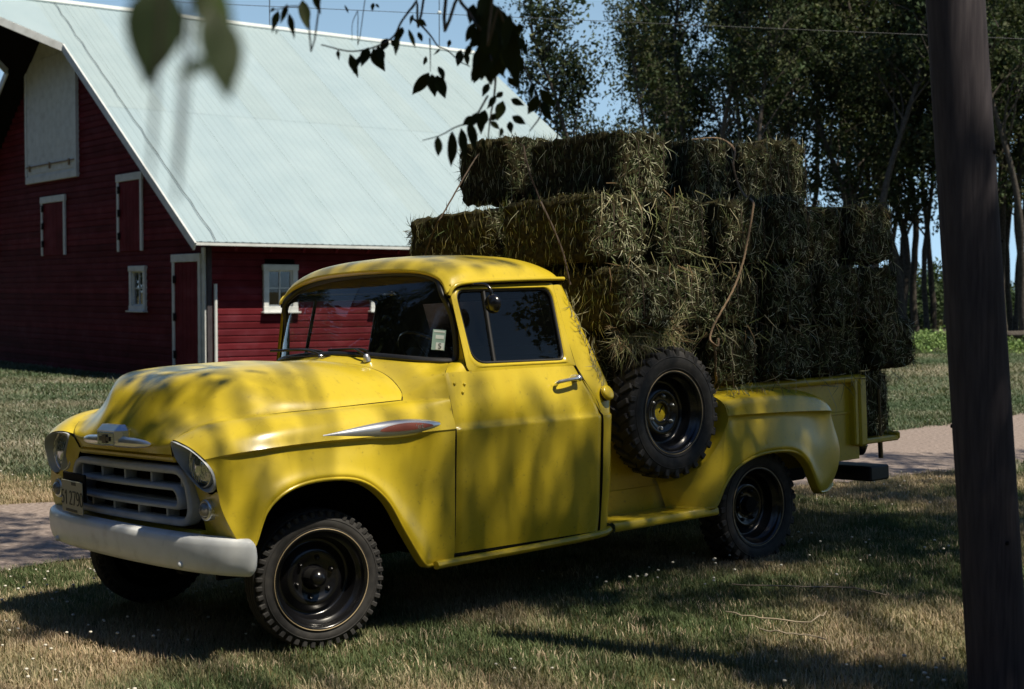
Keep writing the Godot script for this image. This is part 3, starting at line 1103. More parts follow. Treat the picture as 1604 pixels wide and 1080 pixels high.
func truck_front(t: Node3D) -> void:
	# hood: rows run from the lip over the nose to the cowl, columns from the middle to the fender seam
	var H := [
		[-0.535, 0.905, 0, -0.532, 0.905, 0.20, -0.520, 0.903, 0.33, -0.510, 0.902, 0.40, -0.500, 0.901, 0.44, -0.492, 0.900, 0.465],
		[-0.530, 0.955, 0, -0.527, 0.956, 0.20, -0.516, 0.956, 0.34, -0.508, 0.955, 0.41, -0.505, 0.956, 0.46, -0.505, 0.962, 0.497],
		[-0.502, 1.020, 0, -0.497, 1.022, 0.21, -0.468, 1.020, 0.35, -0.448, 1.014, 0.45, -0.442, 1.008, 0.52, -0.447, 1.012, 0.565],
		[-0.462, 1.095, 0, -0.456, 1.100, 0.22, -0.405, 1.094, 0.36, -0.372, 1.074, 0.48, -0.356, 1.050, 0.58, -0.355, 1.041, 0.638],
		[-0.415, 1.172, 0, -0.408, 1.180, 0.24, -0.355, 1.170, 0.385, -0.312, 1.134, 0.515, -0.262, 1.084, 0.63, -0.220, 1.053, 0.688],
		[-0.335, 1.226, 0, -0.325, 1.238, 0.25, -0.290, 1.226, 0.41, -0.240, 1.182, 0.54, -0.160, 1.108, 0.655, -0.090, 1.062, 0.717],
		[-0.180, 1.246, 0, -0.170, 1.261, 0.26, -0.140, 1.246, 0.425, -0.090, 1.198, 0.56, -0.020, 1.116, 0.685, 0.080, 1.067, 0.742],
		[0.040, 1.254, 0, 0.050, 1.269, 0.265, 0.070, 1.251, 0.435, 0.110, 1.203, 0.575, 0.170, 1.118, 0.705, 0.260, 1.073, 0.756],
		[0.320, 1.260, 0, 0.340, 1.270, 0.27, 0.360, 1.248, 0.445, 0.370, 1.202, 0.585, 0.390, 1.119, 0.715, 0.420, 1.078, 0.762],
		[0.540, 1.262, 0, 0.585, 1.240, 0.28, 0.592, 1.212, 0.46, 0.575, 1.172, 0.60, 0.545, 1.115, 0.72, 0.512, 1.080, 0.765]]
	var rows := patch(H, 6, 8)
	var whole := []
	for r in rows:
		var q := PackedVector3Array()
		for k in range(r.size() - 1, 0, -1):
			q.append(Vector3(r[k].x, r[k].y, -r[k].z))
		q.append_array(r)
		whole.append(q)
	var b := B.new()
	b.grid(whole)
	# a turned-down edge at the lip and the seams
	var lip := []
	for k in 2:
		var q := PackedVector3Array()
		for p in whole[0]:
			q.append(p + Vector3(0.03 * k, -0.004 * k, 0))
		lip.append(q)
	lip.reverse()
	b.grid(lip)
	var hood := obj("hood", b, M.yellow_paint, t)
	b = B.new()
	for s in [1.0, -1.0]:
		var seam := PackedVector3Array()
		for r in rows:
			var p: Vector3 = r[r.size() - 1]
			seam.append(Vector3(p.x, p.y - 0.006, (p.z + 0.001) * s))
		b.tube(seam, 0.0045, 6)
		var rear := PackedVector3Array()
		for p in rows[rows.size() - 1]:
			rear.append(Vector3(p.x + 0.003, p.y - 0.004, p.z * s))
		b.tube(rear, 0.0045, 6)
	obj("panel_gap", b, M.dark_inside, hood)

	# front fender: crown from the hood seam to the crease, then the side down to the wheel arch
	var F := [
		[-0.505, 0.958, 0.502, -0.535, 0.972, 0.555, -0.548, 0.966, 0.64, -0.542, 0.940, 0.735, -0.523, 0.900, 0.800],
		[-0.475, 0.988, 0.533, -0.488, 1.005, 0.60, -0.492, 0.998, 0.69, -0.486, 0.965, 0.785, -0.470, 0.912, 0.845],
		[-0.420, 1.022, 0.588, -0.415, 1.037, 0.66, -0.405, 1.025, 0.75, -0.400, 0.985, 0.835, -0.390, 0.923, 0.890],
		[-0.300, 1.046, 0.665, -0.280, 1.056, 0.73, -0.260, 1.043, 0.81, -0.255, 1.000, 0.885, -0.250, 0.934, 0.925],
		[-0.090, 1.057, 0.718, -0.060, 1.064, 0.78, -0.040, 1.050, 0.85, -0.030, 1.005, 0.910, -0.030, 0.941, 0.943],
		[0.170, 1.066, 0.750, 0.190, 1.070, 0.805, 0.200, 1.055, 0.865, 0.200, 1.008, 0.916, 0.200, 0.941, 0.948],
		[0.420, 1.074, 0.764, 0.425, 1.075, 0.815, 0.430, 1.058, 0.870, 0.430, 1.010, 0.918, 0.430, 0.940, 0.948],
		[0.560, 1.078, 0.776, 0.560, 1.079, 0.830, 0.560, 1.066, 0.882, 0.560, 1.011, 0.919, 0.560, 0.940, 0.947],
		[0.685, 1.070, 0.795, 0.685, 1.080, 0.855, 0.685, 1.074, 0.903, 0.685, 1.011, 0.920, 0.685, 0.940, 0.946]]
	var crown := patch(F, 7, 6)
	# crease line, then the lower outline
	var C := vs([-0.523, 0.900, 0.800, -0.470, 0.912, 0.845, -0.390, 0.923, 0.890, -0.250, 0.934, 0.925, -0.100, 0.940, 0.939, 0.060, 0.941, 0.946, 0.230, 0.941, 0.948, 0.370, 0.940, 0.948, 0.480, 0.940, 0.948, 0.580, 0.940, 0.947, 0.683, 0.940, 0.946])
	var L := vs([-0.440, 0.548, 0.895, -0.398, 0.505, 0.925, -0.330, 0.670, 0.945, -0.225, 0.755, 0.953, -0.060, 0.786, 0.957, 0.135, 0.764, 0.957, 0.270, 0.672, 0.955, 0.370, 0.518, 0.948, 0.482, 0.360, 0.932, 0.560, 0.334, 0.925, 0.683, 0.332, 0.915])
	L = vs([-0.432, 0.550, 0.900, -0.385, 0.535, 0.928, -0.322, 0.682, 0.945, -0.215, 0.760, 0.953, -0.055, 0.786, 0.957, 0.135, 0.764, 0.957, 0.270, 0.672, 0.955, 0.370, 0.518, 0.948, 0.482, 0.360, 0.932, 0.560, 0.334, 0.925, 0.683, 0.332, 0.915])
	var front := vs([-0.523, 0.900, 0.800, -0.512, 0.880, 0.805, -0.497, 0.840, 0.828, -0.487, 0.765, 0.830, -0.480, 0.690, 0.848, -0.458, 0.610, 0.878, -0.432, 0.550, 0.900])
	var side := []
	for i in C.size():
		var q := PackedVector3Array()
		var c := C[i]
		var l := L[i]
		if i == 0:
			q = front
		else:
			var drop := clampf(i / 2.0, 0.0, 1.0)
			for f in [[0.0, 0.0], [0.05, -0.020], [0.20, -0.022], [0.45, -0.016], [0.70, -0.008], [0.90, 0.004], [1.0, 0.0]]:
				var p := c.lerp(l, f[0])
				p.z += f[1] * drop
				if i > 8:
					p.z = lerpf(p.z, side_z(p.y), 0.7)
				q.append(p)
		side.append(q)
	var lower := patch(side, 6, 4)
	# turned edge of the arch
	var edge := PackedVector3Array()
	for r in lower:
		edge.append(r[r.size() - 1])
	var lipA := []
	for off in [[0.0, 0.0], [0.010, 0.006], [0.0, 0.016], [-0.05, 0.018]]:
		var q := PackedVector3Array()
		for i in edge.size():
			var tng := (edge[mini(i + 1, edge.size() - 1)] - edge[maxi(i - 1, 0)]).normalized()
			var nin := Vector3(-tng.y, tng.x, 0.0)
			if nin.y > 0 and absf(tng.x) > 0.3:
				nin = -nin
			var inward := Vector3(0.03, 0.36, 0.9).direction_to(edge[i])
			q.append(edge[i] + Vector3(0, -off[1], off[0]))
		lipA.append(q)
	var fenders := both(t, "front_fender", [crown, lower, lipA], M.yellow_paint)
	# valance between the fender and the grille
	var V := [
		[-0.490, 0.900, 0.440, -0.500, 0.925, 0.480, -0.520, 0.958, 0.515],
		[-0.476, 0.858, 0.520, -0.490, 0.872, 0.540, -0.522, 0.900, 0.556],
		[-0.462, 0.800, 0.570, -0.470, 0.805, 0.595, -0.500, 0.825, 0.630],
		[-0.450, 0.740, 0.590, -0.462, 0.750, 0.655, -0.486, 0.762, 0.725],
		[-0.447, 0.722, 0.594, -0.465, 0.728, 0.680, -0.484, 0.748, 0.772],
		[-0.444, 0.700, 0.600, -0.470, 0.712, 0.705, -0.486, 0.760, 0.830],
		[-0.440, 0.670, 0.605, -0.470, 0.680, 0.720, -0.481, 0.690, 0.847],
		[-0.430, 0.600, 0.610, -0.455, 0.605, 0.750, -0.459, 0.612, 0.877],
		[-0.420, 0.540, 0.610, -0.440, 0.545, 0.770, -0.433, 0.551, 0.899]]
	var val := both(t, "front_panel", [patch(V, 5, 5)], M.yellow_paint)
	b = B.new()
	b.box(Vector3(-0.47, 0.882, 0), Vector3(0.05, 0.03, 0.96), 0.01)
	b.box(Vector3(-0.44, 0.555, 0), Vector3(0.05, 0.05, 1.24), 0.01)
	obj("front_panel", b, M.yellow_paint, t)
	# engine room darkness behind the grille and inside the arches
	b = B.new()
	b.box(Vector3(-0.33, 0.72, 0), Vector3(0.02, 0.42, 1.30))
	for s in [1.0, -1.0]:
		b.box(Vector3(0.12, 0.70, 0.56 * s), Vector3(0.95, 0.70, 0.02))
		b.quad(Vector3(-0.36, 0.86, 0.56 * s), Vector3(-0.36, 0.86, 0.88 * s), Vector3(0.60, 0.86, 0.90 * s), Vector3(0.60, 0.86, 0.56 * s))
		b.quad(Vector3(0.60, 0.86, 0.56 * s), Vector3(0.60, 0.86, 0.90 * s), Vector3(0.66, 0.36, 0.87 * s), Vector3(0.66, 0.36, 0.56 * s))
		b.quad(Vector3(-0.36, 0.86, 0.56 * s), Vector3(-0.36, 0.86, 0.86 * s), Vector3(-0.37, 0.55, 0.88 * s), Vector3(-0.40, 0.53, 0.56 * s))
	b.box(Vector3(0.66, 0.72, 0), Vector3(0.02, 0.68, 1.40))
	obj("engine_bay", b, M.dark_inside, t)
	b = B.new()
	for s in [1.0, -1.0]:
		b.box(Vector3(1.7, 0.44, 0.40 * s), Vector3(4.3, 0.14, 0.07), 0.01)
	b.box(Vector3(0.7, 0.40, 0), Vector3(0.9, 0.22, 0.5), 0.03)
	b.box(Vector3(1.15, 0.37, 0), Vector3(1.1, 0.03, 1.55))
	obj("chassis", b, M.dark_inside, t)
	# headlights
	for s in [1.0, -1.0]:
		var hl := node("headlight", t)
		var O := vs([-0.522, 0.955, 0.522, -0.545, 0.966, 0.585, -0.552, 0.955, 0.66, -0.542, 0.930, 0.735, -0.522, 0.892, 0.795, -0.500, 0.840, 0.826, -0.489, 0.785, 0.822, -0.485, 0.757, 0.770, -0.490, 0.772, 0.700, -0.506, 0.825, 0.628, -0.522, 0.890, 0.560])
		var oc := curve(O, 5, true)
		var cen := Vector3(-0.478, 0.866, 0.692)
		var ri := []
		for f in [[1.0, 0.0, 0.004], [1.0, 0.0, -0.008], [0.90, 0.10, -0.010], [0.45, 0.55, 0.0], [0.06, 0.94, 0.012], [0.0, 1.0, 0.03]]:
			var q := PackedVector3Array()
			for k in oc.size() + 1:
				var o := oc[k % oc.size()]
				var d := Vector2(o.z - cen.z, o.y - cen.y)
				var a := d.angle()
				var circ := cen + Vector3(0.0, sin(a) * 0.096, cos(a) * 0.092)
				var p := o.lerp(circ, f[1])
				p.x += f[2]
				p.z *= s
				q.append(p)
			ri.append(q)
		b = B.new()
		b.grid(ri)
		obj("bezel", b, M.grille_paint, hl)
		var c2 := Vector3(cen.x, cen.y, cen.z * s)
		b = B.new()
		b.lathe([Vector2(0.001, 0.040), Vector2(0.032, 0.036), Vector2(0.060, 0.025), Vector2(0.082, 0.009), Vector2(0.092, -0.008)], c2 + Vector3(0.012, 0, 0), Vector3(-1, 0, 0.05 * s), 28)
		for k in 9:
			var zz := -0.064 + k * 0.016
			var hh := sqrt(maxf(0.0, 0.07 * 0.07 - zz * zz))
			b.tube(vs([c2.x - 0.018, c2.y - hh, c2.z + zz, c2.x - 0.024 - 0.0, c2.y, c2.z + zz, c2.x - 0.018, c2.y + hh, c2.z + zz]), 0.0018, 4)
		obj("lens", b, M.lens_glass, hl)
		b = B.new()
		b.lathe([Vector2(0.088, 0.0), Vector2(0.092, 0.008), Vector2(0.096, 0.010), Vector2(0.098, 0.002), Vector2(0.097, -0.01)], c2, Vector3(-1, 0, 0), 30)
		obj("rim", b, M.chrome, hl)
		# parking lamp
		var pl := node("parking_lamp", t)
		var pc := Vector3(-0.486, 0.682, 0.735 * s)
		b = B.new()
		b.lathe([Vector2(0.001, 0.034), Vector2(0.018, 0.031), Vector2(0.030, 0.020), Vector2(0.035, 0.0)], pc, Vector3(-1, 0, 0), 20)
		obj("lens", b, M.amber_lens, pl)
		b = B.new()
		b.lathe([Vector2(0.035, 0.012), Vector2(0.044, 0.012), Vector2(0.047, 0.002), Vector2(0.045, -0.03)], pc, Vector3(-1, 0, 0), 20)
		obj("rim", b, M.chrome, pl)
	# grille
	var g := node("grille", t)
	var ring := func(hw_t: float, hw_b: float, y0: float, y1: float, rad: float, bow: float, sx: float) -> PackedVector3Array:
		var rp := round_poly([Vector2(-hw_b, y0), Vector2(hw_b, y0), Vector2(hw_t, y1), Vector2(-hw_t, y1)], [rad, rad, rad, rad], 10)
		var out := PackedVector3Array()
		for p in rp:
			out.append(Vector3(sx + bow * p.x * p.x, p.y, p.x))
		return out
	var sect := func(path: PackedVector3Array, w: float, d: float) -> ArrayMesh:
		var bb := B.new()
		var rr := []
		var m := path.size()
		for i in m:
			var tg := (path[(i + 1) % m] - path[(i - 1 + m) % m]).normalized()
			var sd := tg.cross(Vector3(-1, 0, 0)).normalized()
			var q := PackedVector3Array()
			for k in [[-0.5, -0.5], [-0.5, 0.3], [-0.3, 0.5], [0.3, 0.5], [0.5, 0.3], [0.5, -0.5]]:
				q.append(path[i] + sd * w * k[0] + Vector3(-d * k[1], 0, 0))
			rr.append(q)
		bb.grid(rr, true)
		return bb.done()
	obj("outer_ring", sect.call(ring.call(0.550, 0.592, 0.610, 0.834, 0.10, 0.09, -0.487), 0.034, 0.06), M.grille_paint, g)
	obj("inner_ring", sect.call(ring.call(0.485, 0.510, 0.676, 0.757, 0.040, 0.09, -0.475), 0.026, 0.085), M.grille_paint, g)
	b = B.new()
	b.box(Vector3(-0.425, 0.688, 0), Vector3(0.07, 0.012, 0.92), 0.004)
	obj("shelf", b, M.grille_paint, g)
	for k in 5:
		var z := -0.493 + k * 0.247
		var bb := B.new()
		bb.box(Vector3(-0.465 + 0.09 * z * z, 0.793, z), Vector3(0.06, 0.062, 0.015), 0.004)
		obj("divider", bb, M.grille_paint, g)
	for k in 4:
		var z := -0.37 + k * 0.247
		var bb := B.new()
		bb.box(Vector3(-0.465 + 0.09 * z * z, 0.643, z), Vector3(0.06, 0.048, 0.015), 0.004)
		obj("divider", bb, M.grille_paint, g)
	# bumper
	var bp := []
	var prof := [[0.05, -0.066], [0.03, -0.078], [0.005, -0.080], [-0.014, -0.072], [-0.026, -0.054], [-0.034, -0.025], [-0.037, 0.010], [-0.036, 0.045], [-0.031, 0.066], [-0.020, 0.076], [0.0, 0.079], [0.03, 0.079], [0.05, 0.070]]
	var centers := vs([-0.370, 0.506, -0.930, -0.400, 0.506, -0.918, -0.432, 0.506, -0.885, -0.470, 0.506, -0.82, -0.515, 0.505, -0.68, -0.548, 0.504, -0.44, -0.563, 0.504, -0.2, -0.566, 0.503, 0.0, -0.563, 0.502, 0.2, -0.548, 0.500, 0.44, -0.515, 0.497, 0.68, -0.470, 0.494, 0.82, -0.432, 0.492, 0.885, -0.400, 0.490, 0.918, -0.370, 0.490, 0.930])
	var cc := curve(centers, 5)
	for i in cc.size():
		var tg := (cc[mini(i + 1, cc.size() - 1)] - cc[maxi(i - 1, 0)]).normalized()
		var outw := Vector3(-tg.z, 0, tg.x)
		var e := clampf(mini(i, cc.size() - 1 - i) / 6.0, 0.0, 1.0)
		var ends := 0.02 + 0.98 * sqrt(1.0 - (1.0 - e) * (1.0 - e))
		var q := PackedVector3Array()
		for k in prof:
			q.append(cc[i] - outw * k[0] * ends + Vector3(0, k[1] * ends, 0))
		bp.append(q)
	b = B.new()
	b.grid(bp)
	var bumper := obj("front_bumper", b, M.white_bumper, t)
	for z in [0.62, -0.62]:
		b = B.new()
		b.lathe([Vector2(0.001, 0.012), Vector2(0.010, 0.010), Vector2(0.014, 0.002), Vector2(0.014, -0.01)], Vector3(-0.556, 0.452, z), Vector3(-1, 0, 0), 14)
		obj("bolt", b, M.white_bumper, bumper)
	# emblem on the nose
	var em := node("hood_emblem", t)
	b = B.new()
	for s in [1.0, -1.0]:
		b.tube(curve(vs([-0.548, 0.946, 0.05 * s, -0.548, 0.946, 0.16 * s, -0.541, 0.945, 0.26 * s, -0.527, 0.943, 0.335 * s]), 6), [0.025, 0.025, 0.025, 0.025, 0.025, 0.025, 0.024, 0.024, 0.023, 0.023, 0.022, 0.021, 0.020, 0.018, 0.017, 0.015, 0.012, 0.008, 0.003], 12)
	obj("wing", b, M.chrome, em)
	b = B.new()
	b.box(Vector3(-0.543, 0.974, 0.01), Vector3(0.08, 0.096, 0.225), 0.026)
	obj("housing", b, M.chrome, em)
	b = B.new()
	b.box(Vector3(-0.583, 0.962, 0.01), Vector3(0.008, 0.058, 0.165), 0.010)
	obj("face", b, M.lens_glass, em)
	b = B.new()
	b.box(Vector3(-0.589, 0.960, 0.01), Vector3(0.008, 0.020, 0.104), 0.001)
	b.box(Vector3(-0.5892, 0.960, 0.01), Vector3(0.009, 0.038, 0.042), 0.001)
	obj("bow_tie_mark", b, M.black_gloss, em)
	# number plate and its dark backing
	var pl2 := node("license_plate", t)
	var pf := Transform3D(Basis(Vector3.UP, deg_to_rad(-90.0 - 6.0)), Vector3(-0.592, 0.674, -0.352))
	pl2.transform = pf
	b = B.new()
	b.box(Vector3(0, 0, 0), Vector3(0.30, 0.15, 0.004), 0.0015)
	obj("face", b, M.plate_face, pl2)
	b = B.new()
	b.box(Vector3(-0.02, 0.045, -0.02), Vector3(0.31, 0.13, 0.012), 0.004)
	obj("bracket", b, M.dark_inside, pl2)
	text("digits", "51 2790", 0.088, Vector3(0, -0.008, 0.0025), pl2, M.plate_ink, 0.0115)
	b = B.new()
	b.box(Vector3(0.03, 0.062, 0.0025), Vector3(0.06, 0.014, 0.002))
	b.box(Vector3(-0.01, -0.064, 0.0025), Vector3(0.16, 0.012, 0.002))
	obj("legend", b, M.plate_ink, pl2)
	# side spears
	for s in [1.0, -1.0]:
		var sp := node("side_badge", t)
		b = B.new()
		var line := PackedVector3Array()
		var rr := []
		for k in 33:
			var f := k / 32.0
			line.append(Vector3(lerpf(-0.03, 0.61, f), lerpf(0.9605, 0.966, f), 0.0))
			rr.append(0.008 + 0.032 * pow(sin(PI * pow(f, 1.45)), 0.8))
		var rws := []
		for k in 33:
			var q := PackedVector3Array()
			for a in 13:
				var an := lerpf(-PI * 0.5, PI * 0.5, a / 12.0)
				var zz: float = 0.925 + 0.002 + 0.85 * rr[k] * cos(an)
				q.append(Vector3(line[k].x, line[k].y + rr[k] * sin(an), zz * s))
			rws.append(q)
		b.grid(rws)
		obj("spear", b, M.chrome, sp)
		b = B.new()
		var ri2 := []
		for k in 25:
			var f := k / 24.0
			var x := lerpf(0.250, 0.555, f)
			var fx := (x + 0.03) / 0.64
			var rf := 0.008 + 0.032 * pow(sin(PI * pow(fx, 1.45)), 0.8)
			var yc := lerpf(0.9605, 0.966, fx)
			var q := PackedVector3Array()
			for a in 9:
				var an := lerpf(-0.25, 0.66, a / 8.0) * sqrt(maxf(0.0, sin(PI * clampf(f, 0.0, 1.0))))
				q.append(Vector3(x, yc + rf * sin(an), (0.927 + 0.85 * rf * cos(an) + 0.0015) * s))
			ri2.append(q)
		b.grid(ri2)
		obj("insert", b, M.badge_red, sp)
		var tx := text("script", "Chevrolet", 0.026, Vector3.ZERO, sp, M.chrome, 0.0017)
		tx.transform = Transform3D(Basis(Vector3(1 * s, 0, 0), Vector3.UP, Vector3(0, 0, 1 * s)).rotated(Vector3(0, 0, 1), 0.0), Vector3(0.400, 0.968, 0.9580 * s))
		tx.scale = Vector3(1.6, 1.0, 1.0)

func text(called: String, what: String, size: float, at: Vector3, parent: Node, m: Material, thick: float) -> MeshInstance3D:
	var tm := TextMesh.new()
	var f := SystemFont.new()
	f.font_names = PackedStringArray(["Droid Sans"])
	tm.font = f
	tm.text = what
	tm.font_size = 32
	tm.pixel_size = size / 32.0
	tm.depth = 0.003
	tm.material = m
	var o := MeshInstance3D.new()
	o.name = called
	o.mesh = tm
	o.position = at
	parent.add_child(o, true)
	return o

func truck_cab(t: Node3D) -> void:
	var b := B.new()
	var cab := node("cab", t)
	# cowl between the hood and the windshield
	var K := [
		[0.543, 1.260, 0, 0.600, 1.276, 0, 0.660, 1.283, 0],
		[0.588, 1.238, 0.28, 0.635, 1.258, 0.28, 0.676, 1.274, 0.28],
		[0.596, 1.210, 0.46, 0.645, 1.238, 0.48, 0.694, 1.260, 0.50],
		[0.578, 1.170, 0.60, 0.660, 1.212, 0.635, 0.755, 1.246, 0.664],
		[0.565, 1.145, 0.66, 0.672, 1.194, 0.705, 0.810, 1.234, 0.742],
		[0.548, 1.115, 0.72, 0.640, 1.162, 0.785, 0.704, 1.197, 0.853],
		[0.532, 1.098, 0.745, 0.615, 1.128, 0.820, 0.690, 1.142, 0.881],
		[0.515, 1.074, 0.767, 0.600, 1.073, 0.846, 0.687, 1.062, 0.906]]
	var ck := patch(K, 6, 6)
	for s in 2:
		b.grid(ck if s == 0 else flip(ck))
	var cowl := obj("cowl", b, M.yellow_paint, cab)
	# pillar base: from the cowl end to the door seam
	var PB := [
		[0.810, 1.233, 0.742, 0.757, 1.214, 0.800, 0.703, 1.187, 0.852],
		[0.835, 1.240, 0.755, 0.800, 1.222, 0.807, 0.775, 1.187, 0.851],
		[0.856, 1.246, 0.764, 0.850, 1.240, 0.812, 0.846, 1.188, 0.850]]
	var AP := [
		[0.856, 1.240, 0.762, 0.854, 1.236, 0.800, 0.848, 1.215, 0.850],
		[0.859, 1.360, 0.754, 0.858, 1.360, 0.782, 0.848, 1.360, 0.810],
		[0.850, 1.470, 0.736, 0.852, 1.470, 0.757, 0.848, 1.480, 0.776],
		[0.820, 1.566, 0.706, 0.832, 1.588, 0.724, 0.844, 1.612, 0.738]]
	both(cab, "pillar", [patch(PB, 5, 5), patch(AP, 5, 5)], M.yellow_paint)
	# the quarter panel behind the door and the rear wall
	var Q := []
	for r in [[0.345, 1.626, 1.685], [0.60, 1.626, 1.690], [0.80, 1.626, 1.690], [0.88, 1.625, 1.690], [0.935, 1.622, 1.692], [0.95, 1.620, 1.694], [1.06, 1.565, 1.712], [1.19, 1.527, 1.692], [1.32, 1.517, 1.655], [1.46, 1.508, 1.612], [1.60, 1.500, 1.567]]:
		var z := side_z(r[0])
		Q.append(vs([r[1], r[0], z, (r[1] + r[2]) / 2, r[0], z - 0.002, r[2], r[0], z - 0.014, r[2] + 0.035, r[0], z - 0.06, r[2] + 0.045, r[0], z - 0.16, r[2] + 0.05, r[0], 0.3, r[2] + 0.05, r[0], 0.0]))
	both(cab, "quarter_panel", [patch(Q, 4, 4)], M.yellow_paint, -0.014)
	# rear window
	b = B.new()
	b.box(Vector3(1.66, 1.40, 0), Vector3(0.012, 0.30, 1.0), 0.004, Basis(Vector3(0, 0, 1), 0.30))
	obj("rear_window", b, M.black_gloss, cab)
	# roof
	var R := [
		[0.905, 1.682, 0, 0.905, 1.677, 0.30, 0.900, 1.660, 0.50, 0.872, 1.624, 0.63, 0.828, 1.562, 0.712],
		[0.815, 1.694, 0, 0.825, 1.688, 0.30, 0.842, 1.670, 0.50, 0.838, 1.630, 0.655, 0.814, 1.563, 0.740],
		[0.812, 1.714, 0, 0.822, 1.708, 0.30, 0.840, 1.690, 0.51, 0.840, 1.646, 0.670, 0.824, 1.574, 0.749],
		[0.862, 1.752, 0, 0.870, 1.745, 0.30, 0.884, 1.722, 0.52, 0.882, 1.670, 0.684, 0.876, 1.600, 0.750],
		[1.000, 1.773, 0, 1.000, 1.766, 0.30, 1.000, 1.740, 0.53, 1.000, 1.690, 0.690, 1.000, 1.620, 0.750],
		[1.250, 1.780, 0, 1.250, 1.772, 0.30, 1.250, 1.746, 0.53, 1.250, 1.696, 0.690, 1.250, 1.626, 0.750],
		[1.430, 1.773, 0, 1.430, 1.764, 0.30, 1.430, 1.738, 0.53, 1.430, 1.690, 0.685, 1.430, 1.629, 0.745],
		[1.530, 1.746, 0, 1.530, 1.737, 0.30, 1.530, 1.714, 0.52, 1.535, 1.674, 0.665, 1.540, 1.631, 0.730],
		[1.590, 1.680, 0, 1.590, 1.674, 0.30, 1.590, 1.660, 0.51, 1.585, 1.640, 0.640, 1.566, 1.627, 0.705],
		[1.615, 1.590, 0, 1.615, 1.590, 0.30, 1.615, 1.590, 0.50, 1.610, 1.590, 0.620, 1.600, 1.590, 0.690]]
	var rr := patch(R, 6, 6)
	b = B.new()
	b.grid(rr)
	b.grid(flip(rr))
	var roof := obj("roof", b, M.yellow_paint, cab)
	b = B.new()
	b.grid(rr.slice(12), false, -0.018)
	b.grid(flip(rr.slice(12)), false, -0.018)
	obj("headliner", b, M.dark_inside, roof)
	# drip rails
	for s in [1.0, -1.0]:
		var dr := curve(vs([0.826, 1.555, 0.752 * s, 0.836, 1.580, 0.755 * s, 0.865, 1.602, 0.758 * s, 0.930, 1.614, 0.760 * s, 1.10, 1.622, 0.760 * s, 1.40, 1.628, 0.757 * s, 1.575, 1.628, 0.738 * s]), 6)
		obj("drip_rail", tube_mesh(dr, 0.010, 8), M.yellow_paint, roof)
		var dl := PackedVector3Array()
		for p in dr:
			dl.append(p + Vector3(0.0, -0.013, -0.010 * s))
		obj("shadow_groove", tube_mesh(dl, 0.007, 6), M.dark_inside, roof)
	# windshield with a black rubber surround
	var W0 := vs([0.660, 1.288, 0, 0.676, 1.279, 0.28, 0.694, 1.265, 0.50, 0.752, 1.250, 0.66, 0.852, 1.240, 0.756])
	var W2 := vs([0.880, 1.686, 0, 0.882, 1.682, 0.28, 0.882, 1.664, 0.49, 0.862, 1.630, 0.62, 0.818, 1.566, 0.704])
	var W1 := PackedVector3Array()
	var Wb := PackedVector3Array()
	for i in 5:
		W1.append(W0[i].lerp(W2[i], 0.36) + Vector3(-0.012 if i < 4 else 0.016, 0.0, 0.004 if i < 4 else 0.013))
		Wb.append(W0[i].lerp(W2[i], 0.70) + Vector3(-0.012 if i < 4 else 0.020, 0.0, 0.004 if i < 4 else 0.016))
	var wr := patch([W0, W1, Wb, W2], 6, 6)
	b = B.new()
	b.grid(wr)
	b.grid(flip(wr))
	var ws := obj("windshield", b, M.window_glass, cab)
	var per := PackedVector3Array()
	var nrow := wr.size()
	var ncol: int = wr[0].size()
	for j in ncol:
		per.append(wr[0][j])
	for i in range(1, nrow - 1):
		per.append(wr[i][ncol - 1])
	for j in range(ncol - 1, -1, -1):
		per.append(wr[nrow - 1][j])
	var loop := per.duplicate()
	for k in range(per.size() - 2, 0, -1):
		loop.append(Vector3(per[k].x, per[k].y, -per[k].z))
	obj("rubber_seal", tube_mesh(smooth_loop(loop), 0.017, 8, true), M.black_rubber, ws)
	# sticker low on the driver's side of the glass
	var stk := node("window_sticker", ws)
	var c0 := ncol - 5
	var p0: Vector3 = wr[2][c0]
	var p1: Vector3 = wr[2][c0 + 2]
	var p3: Vector3 = wr[6][c0 + 1]
	var ax := (p1 - p0).normalized()
	var nz := ax.cross((p3 - p0).normalized()).normalized()
	if nz.x > 0:
		nz = -nz
	var upv := nz.cross(ax).normalized()
	if upv.y < 0:
		upv = -upv
	stk.transform = Transform3D(Basis(ax, upv, ax.cross(upv)), p0 + upv * 0.055 + ax * 0.0 + nz * 0.014)
	b = B.new()
	b.box(Vector3(0, 0, 0), Vector3(0.062, 0.098, 0.001))
	obj("panel", b, M.sticker_green, stk)
	b = B.new()
	b.box(Vector3(0.008, -0.030, 0.0012), Vector3(0.038, 0.034, 0.001))
	b.box(Vector3(0.0, 0.040, 0.0012), Vector3(0.052, 0.008, 0.001))
	b.box(Vector3(0.004, 0.014, 0.0012), Vector3(0.040, 0.018, 0.001))
	obj("print", b, M.sticker_pale, stk)
	text("digit", "S", 0.034, Vector3(0.008, -0.030, 0.002), stk, M.plate_ink, 0.001)
